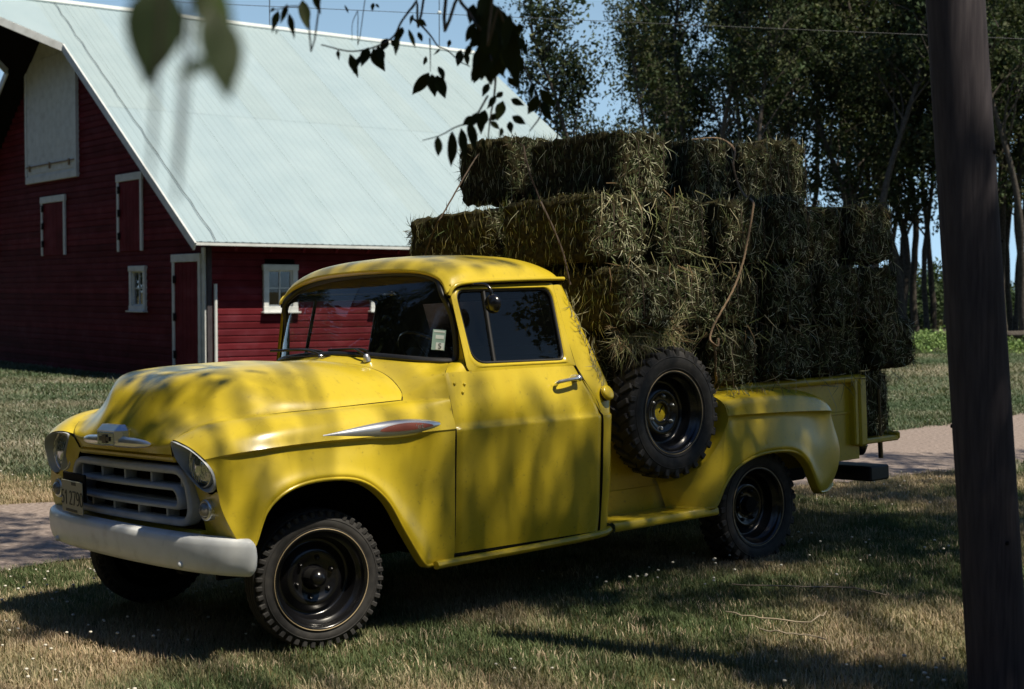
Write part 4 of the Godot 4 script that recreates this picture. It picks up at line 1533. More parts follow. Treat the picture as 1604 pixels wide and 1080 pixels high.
	# doors
	for s in 2:
		var sg := 1.0 if s == 0 else -1.0
		var door := node("door", t)
		var skin := []
		var ys := [0.362, 0.40, 0.47, 0.55, 0.65, 0.75, 0.84, 0.90, 0.925, 0.934, 0.941, 0.948, 0.97, 1.01, 1.06, 1.10, 1.14, 1.175, 1.195]
		for y in ys:
			var q := PackedVector3Array()
			var xr := 1.620 if y < 0.95 else lerpf(1.618, 1.524, smoothstep(0.95, 1.2, y))
			for k in 49:
				var x := lerpf(0.692, xr, k / 48.0)
				var z := side_z(y) + 0.003 * sin(PI * k / 48.0)
				z -= 0.0026 * exp(-pow((x - 0.71) / 0.02, 2)) * (0.5 + 0.5 * sin(y * 61.0)) * smoothstep(0.95, 0.5, y)
				if k == 0 or k == 48:
					z -= 0.012
				q.append(Vector3(x, y - 0.012 * (k / 48.0) * smoothstep(0.9, 0.36, y) * 0.5, z * sg))
			skin.append(q)
		if s == 1:
			skin.reverse()
		b = B.new()
		b.grid(skin)
		# frame round the window
		var inner := round_poly([Vector2(0.879, 1.229), Vector2(1.458, 1.222), Vector2(1.476, 1.581), Vector2(0.862, 1.578)], [0.085, 0.035, 0.07, 0.06], 8)
		var outer := round_poly([Vector2(0.838, 1.190), Vector2(1.527, 1.190), Vector2(1.500, 1.612), Vector2(0.834, 1.612)], [0.03, 0.01, 0.02, 0.06], 8)
		var fr := []
		for f in [[0.0, 0.0], [0.12, 0.004], [0.55, 0.004], [0.62, 0.010], [0.85, 0.010], [1.0, -0.004]]:
			var q := PackedVector3Array()
			for k in inner.size() + 1:
				var p := outer[k % outer.size()].lerp(inner[k % inner.size()], f[0])
				var v := side_point(p, f[1])
				v.z *= sg
				q.append(v)
			fr.append(q)
		if s == 1:
			fr.reverse()
		b.grid(fr)
		obj("skin", b, M.yellow_paint, door)
		b = B.new()
		b.grid(skin, false, -0.02)
		b.grid(fr, false, -0.02)
		obj("lining", b, M.dark_inside, door)
		var seal := PackedVector3Array()
		for p in inner:
			var v := side_point(p, -0.004)
			v.z *= sg
			seal.append(v)
		obj("window_seal", tube_mesh(seal, 0.009, 8, true), M.black_rubber, door)
		# panes: vent window and main window
		for side_part in [[0.862, 1.02, "vent_window"], [1.02, 1.476, "window"]]:
			b = B.new()
			var g := []
			for i in 7:
				var y := lerpf(1.226, 1.58, i / 6.0)
				var xa: float = side_part[0] + (0.0 if side_part[0] < 0.9 else lerpf(0.0, 0.025, i / 6.0))
				var xb: float = side_part[1] - (lerpf(0.02, 0.0, i / 6.0) if side_part[1] > 1.1 else -lerpf(0.0, 0.025, i / 6.0))
				var q := PackedVector3Array()
				for k in 5:
					q.append(Vector3(lerpf(xa, xb, k / 4.0), y, (side_z(y) - 0.012) * sg))
				g.append(q)
			b.grid(g)
			obj(side_part[2], b, M.window_glass, door)
		b = B.new()
		b.tube(vs([1.018, 1.222, (side_z(1.222) - 0.008) * sg, 1.046, 1.584, (side_z(1.584) - 0.008) * sg]), 0.010, 8)
		obj("vent_post", b, M.black_rubber, door)
		# gap lines
		var gap := PackedVector3Array()
		for y in [0.345, 0.45, 0.6, 0.75, 0.9, 0.935, 0.96, 1.02, 1.08]:
			gap.append(Vector3(0.688, y, (side_z(y) - 0.008) * sg))
		gap.append_array(vs([0.690, 1.14, 0.868 * sg, 0.693, 1.185, 0.853 * sg]))
		b = B.new()
		b.tube(gap, 0.0055, 6)
		gap = PackedVector3Array()
		for y in [0.355, 0.6, 0.9, 0.935, 0.95, 1.0, 1.06, 1.12, 1.19, 1.3, 1.45, 1.6]:
			var xr := 1.623 if y < 0.95 else lerpf(1.621, 1.5265, smoothstep(0.95, 1.2, y))
			if y > 1.19:
				xr = lerpf(1.5265, 1.501, (y - 1.19) / 0.41)
			gap.append(Vector3(xr, y, (side_z(y) - 0.005) * sg))
		b.tube(gap, 0.005, 6)
		b.tube(vs([0.69, 0.352, 0.885 * sg, 1.62, 0.347, 0.885 * sg]), 0.006, 6)
		obj("panel_gap", b, M.dark_inside, door)
		# handle and three studs
		b = B.new()
		b.tube(curve(vs([1.345, 1.098, (side_z(1.10) + 0.006) * sg, 1.338, 1.115, (side_z(1.115) + 0.036) * sg, 1.36, 1.122, (side_z(1.12) + 0.05) * sg, 1.43, 1.128, (side_z(1.13) + 0.05) * sg, 1.482, 1.130, (side_z(1.13) + 0.04) * sg]), 5), 0.0095, 8)
		b.lathe([Vector2(0.001, 0.052), Vector2(0.016, 0.048), Vector2(0.018, 0.03), Vector2(0.018, -0.01)], Vector3(1.482, 1.130, side_z(1.13) * sg), Vector3(0, 0, sg), 16)
		obj("handle", b, M.chrome, door)
		for st in [[0.733, 1.142], [0.790, 1.137], [0.768, 1.100]]:
			b = B.new()
			b.lathe([Vector2(0.001, 0.009), Vector2(0.006, 0.008), Vector2(0.008, 0.002), Vector2(0.008, -0.004)], Vector3(st[0], st[1], side_z(st[1]) * sg), Vector3(0, 0.3, sg), 10)
			obj("stud", b, M.yellow_paint, door)
		# rocker below the door
		b = B.new()
		b.tube(curve(vs([0.56, 0.328, 0.918 * sg, 0.69, 0.327, 0.902 * sg, 1.2, 0.330, 0.898 * sg, 1.60, 0.338, 0.895 * sg, 1.70, 0.352, 0.880 * sg]), 6), 0.019, 10)
		obj("rocker", b, M.yellow_paint, t)

func smooth_loop(p: PackedVector3Array) -> PackedVector3Array:
	var q := p.duplicate()
	for it in 3:
		var r := q.duplicate()
		for i in q.size():
			r[i] = q[i] * 0.5 + (q[(i + 1) % q.size()] + q[(i - 1 + q.size()) % q.size()]) * 0.25
		q = r
	return q

func truck_bed(t: Node3D) -> void:
	var b := B.new()
	var bed := node("cargo_bed", t)
	for s in [1.0, -1.0]:
		b = B.new()
		b.box(Vector3(2.93, 0.74, 0.665 * s), Vector3(2.32, 0.50, 0.016), 0.003)
		b.box(Vector3(2.93, 0.785, 0.676 * s), Vector3(2.30, 0.02, 0.010), 0.004)
		obj("side_panel", b, M.yellow_paint, bed)
		b = B.new()
		b.tube(vs([1.78, 0.995, 0.690 * s, 4.08, 0.993, 0.690 * s]), 0.026, 12)
		obj("top_rail", b, M.yellow_paint, bed)
		b = B.new()
		b.box(Vector3(4.085, 0.79, 0.685 * s), Vector3(0.075, 0.44, 0.07), 0.012)
		b.box(Vector3(4.02, 0.79, 0.690 * s), Vector3(0.04, 0.42, 0.05), 0.008)
		obj("rear_post", b, M.yellow_paint, bed)
		b = B.new()
		b.box(Vector3(2.08, 0.435, 0.668 * s), Vector3(0.78, 0.15, 0.018), 0.003)
		obj("splash_panel", b, M.yellow_paint, bed)
	b = B.new()
	b.box(Vector3(1.775, 0.76, 0), Vector3(0.02, 0.50, 1.34), 0.004)
	obj("front_panel", b, M.yellow_paint, bed)
	for k in 8:
		b = B.new()
		b.box(Vector3(2.93, 0.575, -0.57 + k * 0.163), Vector3(2.30, 0.03, 0.155), 0.004)
		obj("plank", b, M.pole_wood, bed)
	b = B.new()
	b.box(Vector3(4.33, 0.585, 0), Vector3(0.44, 0.035, 1.30), 0.008)
	b.box(Vector3(4.545, 0.600, 0), Vector3(0.03, 0.05, 1.31), 0.01)
	obj("tailgate", b, M.yellow_paint, bed)
	# running boards with a rolled edge
	for s in [1.0, -1.0]:
		b = B.new()
		var rows := []
		for x in [1.715, 2.0, 2.3, 2.50]:
			rows.append(vs([x, 0.385, 0.66 * s, x, 0.378, 0.80 * s, x, 0.382, 0.84 * s, x, 0.378, 0.865 * s, x, 0.386, 0.885 * s, x, 0.372, 0.906 * s, x, 0.345, 0.908 * s, x, 0.335, 0.895 * s]))
		b.grid(rows if s > 0 else flip(flip(rows)))
		obj("running_board", b, M.yellow_paint, t)
	# rear fenders
	var Tp := vs([2.250, 0.516, 0.700, 2.350, 0.547, 0.785, 2.460, 0.632, 0.868, 2.545, 0.760, 0.912, 2.580, 0.866, 0.930, 2.66, 0.868, 0.938, 2.80, 0.865, 0.944, 2.95, 0.861, 0.946, 3.10, 0.856, 0.945, 3.25, 0.849, 0.940, 3.40, 0.840, 0.930, 3.49, 0.834, 0.915, 3.545, 0.829, 0.880, 3.560, 0.827, 0.83, 3.566, 0.826, 0.675])
	var Bt := vs([2.290, 0.392, 0.710, 2.380, 0.388, 0.840, 2.435, 0.386, 0.905, 2.462, 0.402, 0.930, 2.520, 0.500, 0.940, 2.605, 0.582, 0.948, 2.74, 0.634, 0.952, 2.90, 0.652, 0.952, 3.10, 0.636, 0.950, 3.225, 0.560, 0.946, 3.330, 0.405, 0.932, 3.40, 0.374, 0.912, 3.50, 0.380, 0.880, 3.585, 0.408, 0.83, 3.590, 0.408, 0.675])
	var side := []
	for i in Tp.size():
		var q := PackedVector3Array()
		var rear := smoothstep(10.0, 13.0, float(i))
		var crease := smoothstep(3.0, 5.0, float(i))
		for f in [[0.0, 0.0], [0.06, -0.018], [0.25, -0.016], [0.5, -0.006], [0.75, 0.0], [0.92, 0.006], [1.0, 0.0]]:
			var p := Tp[i].lerp(Bt[i], f[0])
			p.z += f[1] * crease * (1.0 - rear)
			p.x += 0.095 * sin(PI * pow(f[0], 1.25)) * rear
			q.append(p)
		side.append(q)
	var sp := patch(side, 5, 4)
	var edge := PackedVector3Array()
	for r in sp:
		edge.append(r[r.size() - 1])
	var lip := []
	for off in [[0.0, 0.0], [0.010, 0.006], [0.0, 0.016], [-0.05, 0.018]]:
		var q := PackedVector3Array()
		for p in edge:
			q.append(p + Vector3(0, -off[1], off[0]))
		lip.append(q)
	var X := [2.572, 2.70, 2.90, 3.10, 3.28, 3.42, 3.50, 3.54, 3.566]
	var yi := [0.978, 0.988, 0.988, 0.982, 0.968, 0.942, 0.905, 0.868, 0.830]
	var ym := [0.972, 0.985, 0.987, 0.981, 0.966, 0.937, 0.900, 0.864, 0.829]
	var ysh := [0.930, 0.945, 0.948, 0.943, 0.928, 0.904, 0.873, 0.850, 0.828]
	var yc := [0.868, 0.868, 0.863, 0.856, 0.848, 0.840, 0.834, 0.829, 0.826]
	var zc := [0.928, 0.940, 0.946, 0.945, 0.939, 0.928, 0.910, 0.880, 0.80]
	var cr_ := []
	for i in X.size():
		cr_.append(vs([X[i], yi[i], 0.672, X[i], yi[i] + 0.002, 0.75, X[i], ym[i], minf(0.83, zc[i] - 0.03), X[i], ysh[i], zc[i] - 0.022, X[i], yc[i], zc[i] + 0.002]))
	# wall of the hollow in which the spare sits
	var well := []
	var ar := []
	for i in 5:
		ar.append(Tp[i])
	ar.append(Vector3(2.578, 0.93, 0.91))
	ar.append(Vector3(2.572, 0.968, 0.83))
	for p in ar:
		var c := Vector3(2.18, 0.91, 0.0)
		var q := PackedVector3Array()
		for f in [0.0, 0.5, 1.0]:
			var pp: Vector3 = p
			pp.z = lerpf(pp.z, 0.678, f)
			var d: Vector3 = (Vector3(pp.x, pp.y, 0) - c) * (1.0 - 0.12 * f)
			q.append(Vector3(c.x + d.x, c.y + d.y, pp.z))
		well.append(q)
	well.reverse()
	both(t, "rear_fender", [sp, lip, patch(cr_, 5, 5), patch(well, 4, 3)], M.yellow_paint)
	b = B.new()
	for s in [1.0, -1.0]:
		b.box(Vector3(2.93, 0.62, 0.64 * s), Vector3(0.9, 0.30, 0.01))
	b.tube(vs([2.896, 0.34, -0.8, 2.896, 0.34, 0.8]), 0.045, 10)
	b.lathe([Vector2(0.05, -0.12), Vector2(0.13, -0.06), Vector2(0.14, 0), Vector2(0.13, 0.06), Vector2(0.05, 0.12)], Vector3(2.896, 0.34, 0), Vector3(0, 0, 1), 16)
	obj("rear_axle", b, M.dark_inside, t)
	obj("front_axle", tube_mesh(vs([0, 0.34, -0.8, 0, 0.34, 0.8]), 0.04, 10), M.dark_inside, t)
	# tow bar at the tail
	var tow := node("rear_bumper", t)
	b = B.new()
	b.box(Vector3(4.36, 0.372, 0.30), Vector3(0.20, 0.095, 0.66), 0.01)
	b.box(Vector3(4.05, 0.40, 0.3), Vector3(0.5, 0.07, 0.1), 0.01)
	obj("bar", b, M.black_rubber, tow)
	b = B.new()
	b.tube(vs([4.42, 0.46, 0.595, 4.40, 0.905, 0.60]), 0.016, 8)
	obj("upright_rod", b, M.black_gloss, tow)
	b = B.new()
	b.lathe([Vector2(0.001, 0.055), Vector2(0.035, 0.042), Vector2(0.052, 0.0), Vector2(0.035, -0.042), Vector2(0.02, -0.06)], Vector3(4.40, 0.535, 0.45), Vector3.UP, 16)
	obj("tow_ball", b, M.black_gloss, tow)

func tyre_mesh(R: float, w: float, mud: bool) -> ArrayMesh:
	var b := B.new()
	var h := w / 2
	var pr := []
	var r0 := 0.2125
	var rs := R - 0.024 - r0
	var wall := [[0.0, 0.78], [0.12, 0.90], [0.40, 0.985], [0.65, 1.0], [0.88, 0.95]]
	for p in wall:
		pr.append(Vector2(r0 + rs * p[0], p[1] * h))
	pr.append(Vector2(R - 0.022, 0.86 * h))
	pr.append(Vector2(R - 0.010, 0.78 * h))
	for k in 5:
		var f := lerpf(0.66, -0.66, k / 4.0)
		pr.append(Vector2(R - 0.006 - 0.006 * f * f, f * h))
	pr.append(Vector2(R - 0.010, -0.78 * h))
	pr.append(Vector2(R - 0.022, -0.86 * h))
	for k in range(4, -1, -1):
		pr.append(Vector2(r0 + rs * wall[k][0], -wall[k][1] * h))
	b.lathe(pr, Vector3.ZERO, Vector3(0, 0, 1), 72)
	for rr in [r0 + rs * 0.2, r0 + rs * 0.8]:
		for s in [1.0, -1.0]:
			var ring := PackedVector3Array()
			for k in 64:
				var g := TAU * k / 64
				ring.append(Vector3(cos(g) * rr, sin(g) * rr, s * h * (0.935 if rr < r0 + rs * 0.5 else 0.965)))
			b.tube(ring, 0.003, 5, false, true)
	var n := 27 if mud else 46
	for k in n:
		for s in [1.0, -1.0]:
			var g := TAU * (k + (0.0 if s > 0 else 0.5)) / n
			var R3 := Basis(Vector3(0, 0, 1), g)
			if mud:
				var tilt := Basis(Vector3(1, 0, 0), 0.5 * s)
				b.box(R3 * Vector3(R - 0.001, 0, s * h * 0.40), Vector3(0.024, 0.034, h * 0.80), 0.004, R3 * tilt)
				b.box(R3 * Vector3(R - 0.022, -0.028, s * h * 0.86), Vector3(0.040, 0.030, h * 0.20), 0.004, R3)
			else:
				b.box(R3 * Vector3(R - 0.014, 0, s * h * 0.80), Vector3(0.030, 0.022, h * 0.26), 0.004, R3)
	if not mud:
		for z in [-0.5, -0.17, 0.17, 0.5]:
			var ring := PackedVector3Array()
			for k in 72:
				var g := TAU * k / 72
				ring.append(Vector3(cos(g) * (R - 0.004), sin(g) * (R - 0.004), z * h))
			b.tube(ring, 0.011, 6, false, true)
	return b.done()

func make_wheel(called: String, t: Node3D, at: Vector3, R: float, mud: bool, sg: float, hub: String, steer := 0.0) -> Node3D:
	var w := node(called, t)
	w.transform = Transform3D(Basis(Vector3.UP, (0.0 if sg > 0 else PI) - deg_to_rad(steer)) * Basis(Vector3(0, 0, 1), 0.3 + at.x), at)
	var key := "tyre%s%.3f" % [mud, R]
	if not M.has(key):
		M[key] = tyre_mesh(R, 0.185 if mud else 0.162, mud)
	obj("tyre", M[key], M.tyre_rubber, w)
	var b := B.new()
	b.T = Transform3D(Basis().scaled(Vector3(0.92, 0.92, 1.0)), Vector3.ZERO)
	var hole := 0.052 if hub == "open" else 0.04
	b.lathe([Vector2(0.236, 0.071), Vector2(0.2385, 0.078), Vector2(0.233, 0.083), Vector2(0.226, 0.080), Vector2(0.219, 0.066), Vector2(0.213, 0.045), Vector2(0.198, 0.040), Vector2(0.193, 0.026), Vector2(0.188, -0.02), Vector2(0.176, -0.032), Vector2(0.160, -0.026), Vector2(0.138, -0.004), Vector2(0.122, 0.004), Vector2(0.108, -0.002), Vector2(0.092, -0.014), Vector2(0.068, -0.016), Vector2(hole + 0.004, -0.010), Vector2(hole, -0.02), Vector2(hole, -0.04)], Vector3.ZERO, Vector3(0, 0, 1), 56)
	obj("rim", b, M.black_gloss, w)
	b = B.new()
	var ring := PackedVector3Array()
	for k in 64:
		var g := TAU * k / 64
		ring.append(Vector3(cos(g) * 0.2185, sin(g) * 0.2185, 0.0815))
	b.tube(ring, 0.0022, 5, false, true)
	obj("pin_stripe", b, M.rim_line, w)
	for k in 6:
		var g := TAU * k / 6
		b = B.new()
		b.lathe([Vector2(0.001, 0.018), Vector2(0.008, 0.016), Vector2(0.011, 0.008), Vector2(0.0115, -0.01)], Vector3(cos(g) * 0.085, sin(g) * 0.085, -0.012), Vector3(0, 0, 1), 6)
		obj("lug_nut", b, M.chrome if hub == "open" else M.black_gloss, w)
	b = B.new()
	if hub == "open":
		b.lathe([Vector2(0.001, -0.03), Vector2(0.06, -0.03)], Vector3.ZERO, Vector3(0, 0, 1), 24)
		obj("hub_disc", b, M.yellow_paint, w)
		b = B.new()
		b.box(Vector3(0.0, -0.022, -0.027), Vector3(0.006, 0.04, 0.004))
		obj("bracket_slot", b, M.dark_inside, w)
	else:
		var up := 0.065 if hub == "front" else 0.02
		b.lathe([Vector2(0.001, up), Vector2(0.016, up - 0.002), Vector2(0.032, up - 0.012), Vector2(0.040, up - 0.03), Vector2(0.044, -0.01), Vector2(0.056, -0.014), Vector2(0.056, -0.03)], Vector3.ZERO, Vector3(0, 0, 1), 28)
		obj("hub", b, M.black_gloss, w)
	return w

func truck_wheels(t: Node3D) -> void:
	make_wheel("wheel", t, Vector3(0.006, 0.336, 0.770), 0.296, false, 1.0, "front", 10.0)
	make_wheel("wheel", t, Vector3(0, 0.336, -0.770), 0.290, false, -1.0, "front", 10.0)
	make_wheel("wheel", t, Vector3(2.896, 0.335, 0.772), 0.324, true, 1.0, "rear")
	make_wheel("wheel", t, Vector3(2.896, 0.335, -0.772), 0.324, true, -1.0, "rear")
	var sp := make_wheel("spare_wheel", t, Vector3(2.178, 0.912, 0.825), 0.338, true, 1.0, "open")
	tag(sp, "spare wheel with deep mud tread and yellow centre")
	var b := B.new()
	b.box(Vector3(2.175, 0.91, 0.70), Vector3(0.10, 0.10, 0.12), 0.01)
	obj("spare_bracket", b, M.dark_inside, t)

func truck_details(t: Node3D) -> void:
	var b := B.new()
	# wipers
	for s in [[0.30, 0.10], [-0.10, -0.46]]:
		var wp := node("wiper", t)
		b = B.new()
		b.tube(curve(vs([0.632, 1.278, s[0] + 0.03, 0.640, 1.300, s[0] - 0.04, 0.655, 1.312, (s[0] + s[1]) / 2, 0.668, 1.312, s[1]]), 4), 0.006, 6)
		obj("arm", b, M.black_rubber, wp)
		b = B.new()
		b.tube(curve(vs([0.672, 1.300, s[0] - 0.02, 0.668, 1.312, (s[0] + s[1]) / 2, 0.674, 1.308, s[1] - 0.16]), 4), 0.008, 6)
		obj("blade", b, M.black_rubber, wp)
		b = B.new()
		b.lathe([Vector2(0.001, 0.028), Vector2(0.012, 0.024), Vector2(0.016, 0.01), Vector2(0.02, -0.01)], Vector3(0.63, 1.262, s[0] + 0.035), Vector3(-0.2, 1, 0), 12)
		obj("pivot", b, M.chrome, wp)
	# cowl vents
	for k in 7:
		b = B.new()
		b.box(Vector3(0.60, 1.279, -0.34 + k * 0.06), Vector3(0.05, 0.004, 0.018), 0.001)
		obj("cowl_slot", b, M.dark_inside, t)
	# mirror on the door top
	var mi := node("side_mirror", t)
	b = B.new()
	b.tube(curve(vs([0.955, 1.600, 0.752, 0.955, 1.604, 0.790, 0.975, 1.600, 0.84, 0.985, 1.575, 0.865, 0.985, 1.552, 0.868]), 5), 0.008, 8)
	obj("arm", b, M.black_gloss, mi)
	b = B.new()
	b.lathe([Vector2(0.001, -0.022), Vector2(0.03, -0.019), Vector2(0.042, -0.008), Vector2(0.047, 0.006), Vector2(0.044, 0.010), Vector2(0.001, 0.011)], Vector3(0.987, 1.508, 0.872), Vector3(0.95, 0.0, -0.2), 26)
	obj("head", b, M.black_gloss, mi)
	# fuel filler
	var fc := node("fuel_cap", t)
	b = B.new()
	b.lathe([Vector2(0.034, -0.02), Vector2(0.034, 0.028), Vector2(0.030, 0.034)], Vector3(1.667, 1.030, 0.892), Vector3(0.15, 0.45, 0.9), 20)
	obj("neck", b, M.black_rubber, fc)
	b = B.new()
	b.lathe([Vector2(0.001, 0.055), Vector2(0.03, 0.053), Vector2(0.040, 0.046), Vector2(0.041, 0.032), Vector2(0.03, 0.030)], Vector3(1.667, 1.030, 0.892), Vector3(0.15, 0.45, 0.9), 22)
	obj("cap", b, M.yellow_paint, fc)
	# inside: seat, dash, steering wheel
	b = B.new()
	b.box(Vector3(1.40, 0.86, 0), Vector3(0.45, 0.16, 1.40), 0.05)
	b.box(Vector3(1.60, 1.08, 0), Vector3(0.12, 0.42, 1.40), 0.05, Basis(Vector3(0, 0, 1), -0.12))
	obj("bench_seat", b, M.seat_cloth, t)
	b = B.new()
	b.box(Vector3(0.82, 1.15, 0), Vector3(0.20, 0.15, 1.34), 0.04)
	obj("dashboard", b, M.dark_inside, t)
	var sw := node("steering_wheel", t)
	var c := Vector3(1.02, 1.235, 0.36)
	var ax := Vector3(0.72, 0.69, 0).normalized()
	var u := Vector3(0, 0, 1)
	var v := ax.cross(u)
	var ring := PackedVector3Array()
	for k in 40:
		var g := TAU * k / 40
		ring.append(c + (u * cos(g) + v * sin(g)) * 0.205)
	obj("ring", tube_mesh(ring, 0.011, 8, true), M.black_gloss, sw)
	b = B.new()
	for k in 3:
		var g := TAU * k / 3 + 0.5
		b.tube(PackedVector3Array([c - ax * 0.02, c + (u * cos(g) + v * sin(g)) * 0.205]), 0.009, 6)
	b.tube(PackedVector3Array([c, c - ax * 0.35]), 0.02, 8)
	obj("spokes", b, M.black_gloss, sw)

# ------------------------------------------------------------------ hay
func strand(b: B, p: Vector3, dir: Vector3, up: Vector3, len_: float, w: float, bend: float) -> void:
	var s := dir.cross(up).normalized() * w * 0.5
	var m := p + dir * len_ * 0.5 + up * bend * len_ * 0.35
	var e := p + dir * len_ + up * bend * len_ * -0.1
	b.quad(p - s, m - s, m + s, p + s)
	b.tri(m - s, e, m + s)

func bale_meshes(seed_: int, size: Vector3) -> Array:
	var r := RandomNumberGenerator.new()
	r.seed = seed_
	var h := size * 0.5
	var f := FastNoiseLite.new()
	f.seed = seed_
	f.frequency = 5.0
	f.fractal_octaves = 4
	var b := B.new()
	var skin := func(q: Vector3) -> Vector3:
		var k := h * 0.76
		var c := Vector3(clampf(q.x, -k.x, k.x), clampf(q.y, -k.y, k.y), clampf(q.z, -k.z, k.z))
		var o := (q - c)
		var rad := minf(h.x, h.y) * 0.20
		var p := c + (o.normalized() * rad if o.length() > 1e-5 else Vector3.ZERO)
		var nn := o.normalized() if o.length() > 1e-5 else Vector3.UP
		return p + nn * (f.get_noise_3dv(p * 2.2) * 0.045 + 0.007 * absf(sin(p.z * 34.0 + 2.0 * f.get_noise_3dv(p))) * (1.0 - absf(nn.z)))
	for ax in 3:
		for sg in [-1.0, 1.0]:
			var rows := []
			for i in 17:
				var q := PackedVector3Array()
				for j in 17:
					var p := Vector3()
					p[ax] = sg * h[ax]
					p[(ax + 1) % 3] = lerpf(-1, 1, i / 16.0) * h[(ax + 1) % 3] * sg
					p[(ax + 2) % 3] = lerpf(-1, 1, j / 16.0) * h[(ax + 2) % 3]
					q.append(skin.call(p))
				rows.append(q)
			rows.reverse()
			b.grid(rows)
	var core := b.done()
	b = B.new()
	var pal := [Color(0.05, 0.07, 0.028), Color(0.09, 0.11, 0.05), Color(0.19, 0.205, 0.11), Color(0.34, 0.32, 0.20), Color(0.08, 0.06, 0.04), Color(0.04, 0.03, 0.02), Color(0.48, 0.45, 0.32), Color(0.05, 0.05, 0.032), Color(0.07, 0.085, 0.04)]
	for k in 4600:
		var face := r.randf()
		var ax := 2 if face < 0.42 else (0 if face < 0.78 else 1)
		var sg := -1.0 if r.randf() < (0.5 if ax != 1 else 0.25) else 1.0
		var q := Vector3(r.randf_range(-0.88, 0.88) * h.x, r.randf_range(-0.84, 0.95) * h.y, r.randf_range(-0.96, 0.96) * h.z)
		q[ax] = sg * h[ax] * 1.02
		var p: Vector3 = skin.call(q)
		var nrm := Vector3.ZERO
		nrm[ax] = sg
		var dir: Vector3
		var len_ := r.randf_range(0.03, 0.105)
		if ax == 2:
			# ends: folded flakes make loose swirls
			var c := Vector3(0.06 * sin(seed_), 0.05 * cos(seed_ * 2.0), q.z)
			var rad := (q - c)
			rad.z = 0
			dir = (Vector3(-rad.y, rad.x, 0).normalized() * r.randf_range(-1, 1) + Vector3(r.randfn(), r.randfn(), 0) * 0.7 + nrm * r.randf_range(-0.12, 0.14)).normalized()
		elif ax == 0:
			# the cut side: flakes seen edge on, strands upright
			dir = (Vector3(0, 1 if r.randf() < 0.5 else -1, 0) + Vector3(0, r.randfn() * 0.3, r.randfn() * 0.35) + nrm * r.randf_range(-0.12, 0.10)).normalized()
		else:
			dir = (Vector3(r.randfn(), 0, r.randfn()).normalized() + nrm * r.randf_range(0.0, 0.2)).normalized()
		if r.randf() < 0.025:
			dir = (dir + nrm * 0.9 + Vector3(0, -0.4, 0)).normalized()
			len_ *= 1.3
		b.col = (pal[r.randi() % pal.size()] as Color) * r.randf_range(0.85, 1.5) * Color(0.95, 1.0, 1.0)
		strand(b, p - nrm * 0.006, dir, nrm, len_, r.randf_range(0.0025, 0.0055), r.randf_range(0.05, 0.4))
	var straw := b.done()
	b = B.new()
	for s in [-0.24, 0.24]:
		var lp := PackedVector3Array()
		for k in 24:
			var g := TAU * k / 24.0
			var d := Vector3(0, sin(g), cos(g))
			var m := maxf(absf(d.y) / h.y, absf(d.z) / h.z)
			lp.append(Vector3(size.x * s, d.y / m * 0.985, d.z / m * 0.985))
		b.tube(lp, 0.0025, 5, false, true)
	return [core, straw, b.done()]

var bale_kinds := []

func make_bale(kind: int) -> Node3D:
	var o := node("hay_bale", self)
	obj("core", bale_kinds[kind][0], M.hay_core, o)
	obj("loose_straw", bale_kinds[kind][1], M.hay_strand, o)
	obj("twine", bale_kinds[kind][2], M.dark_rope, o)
	return o

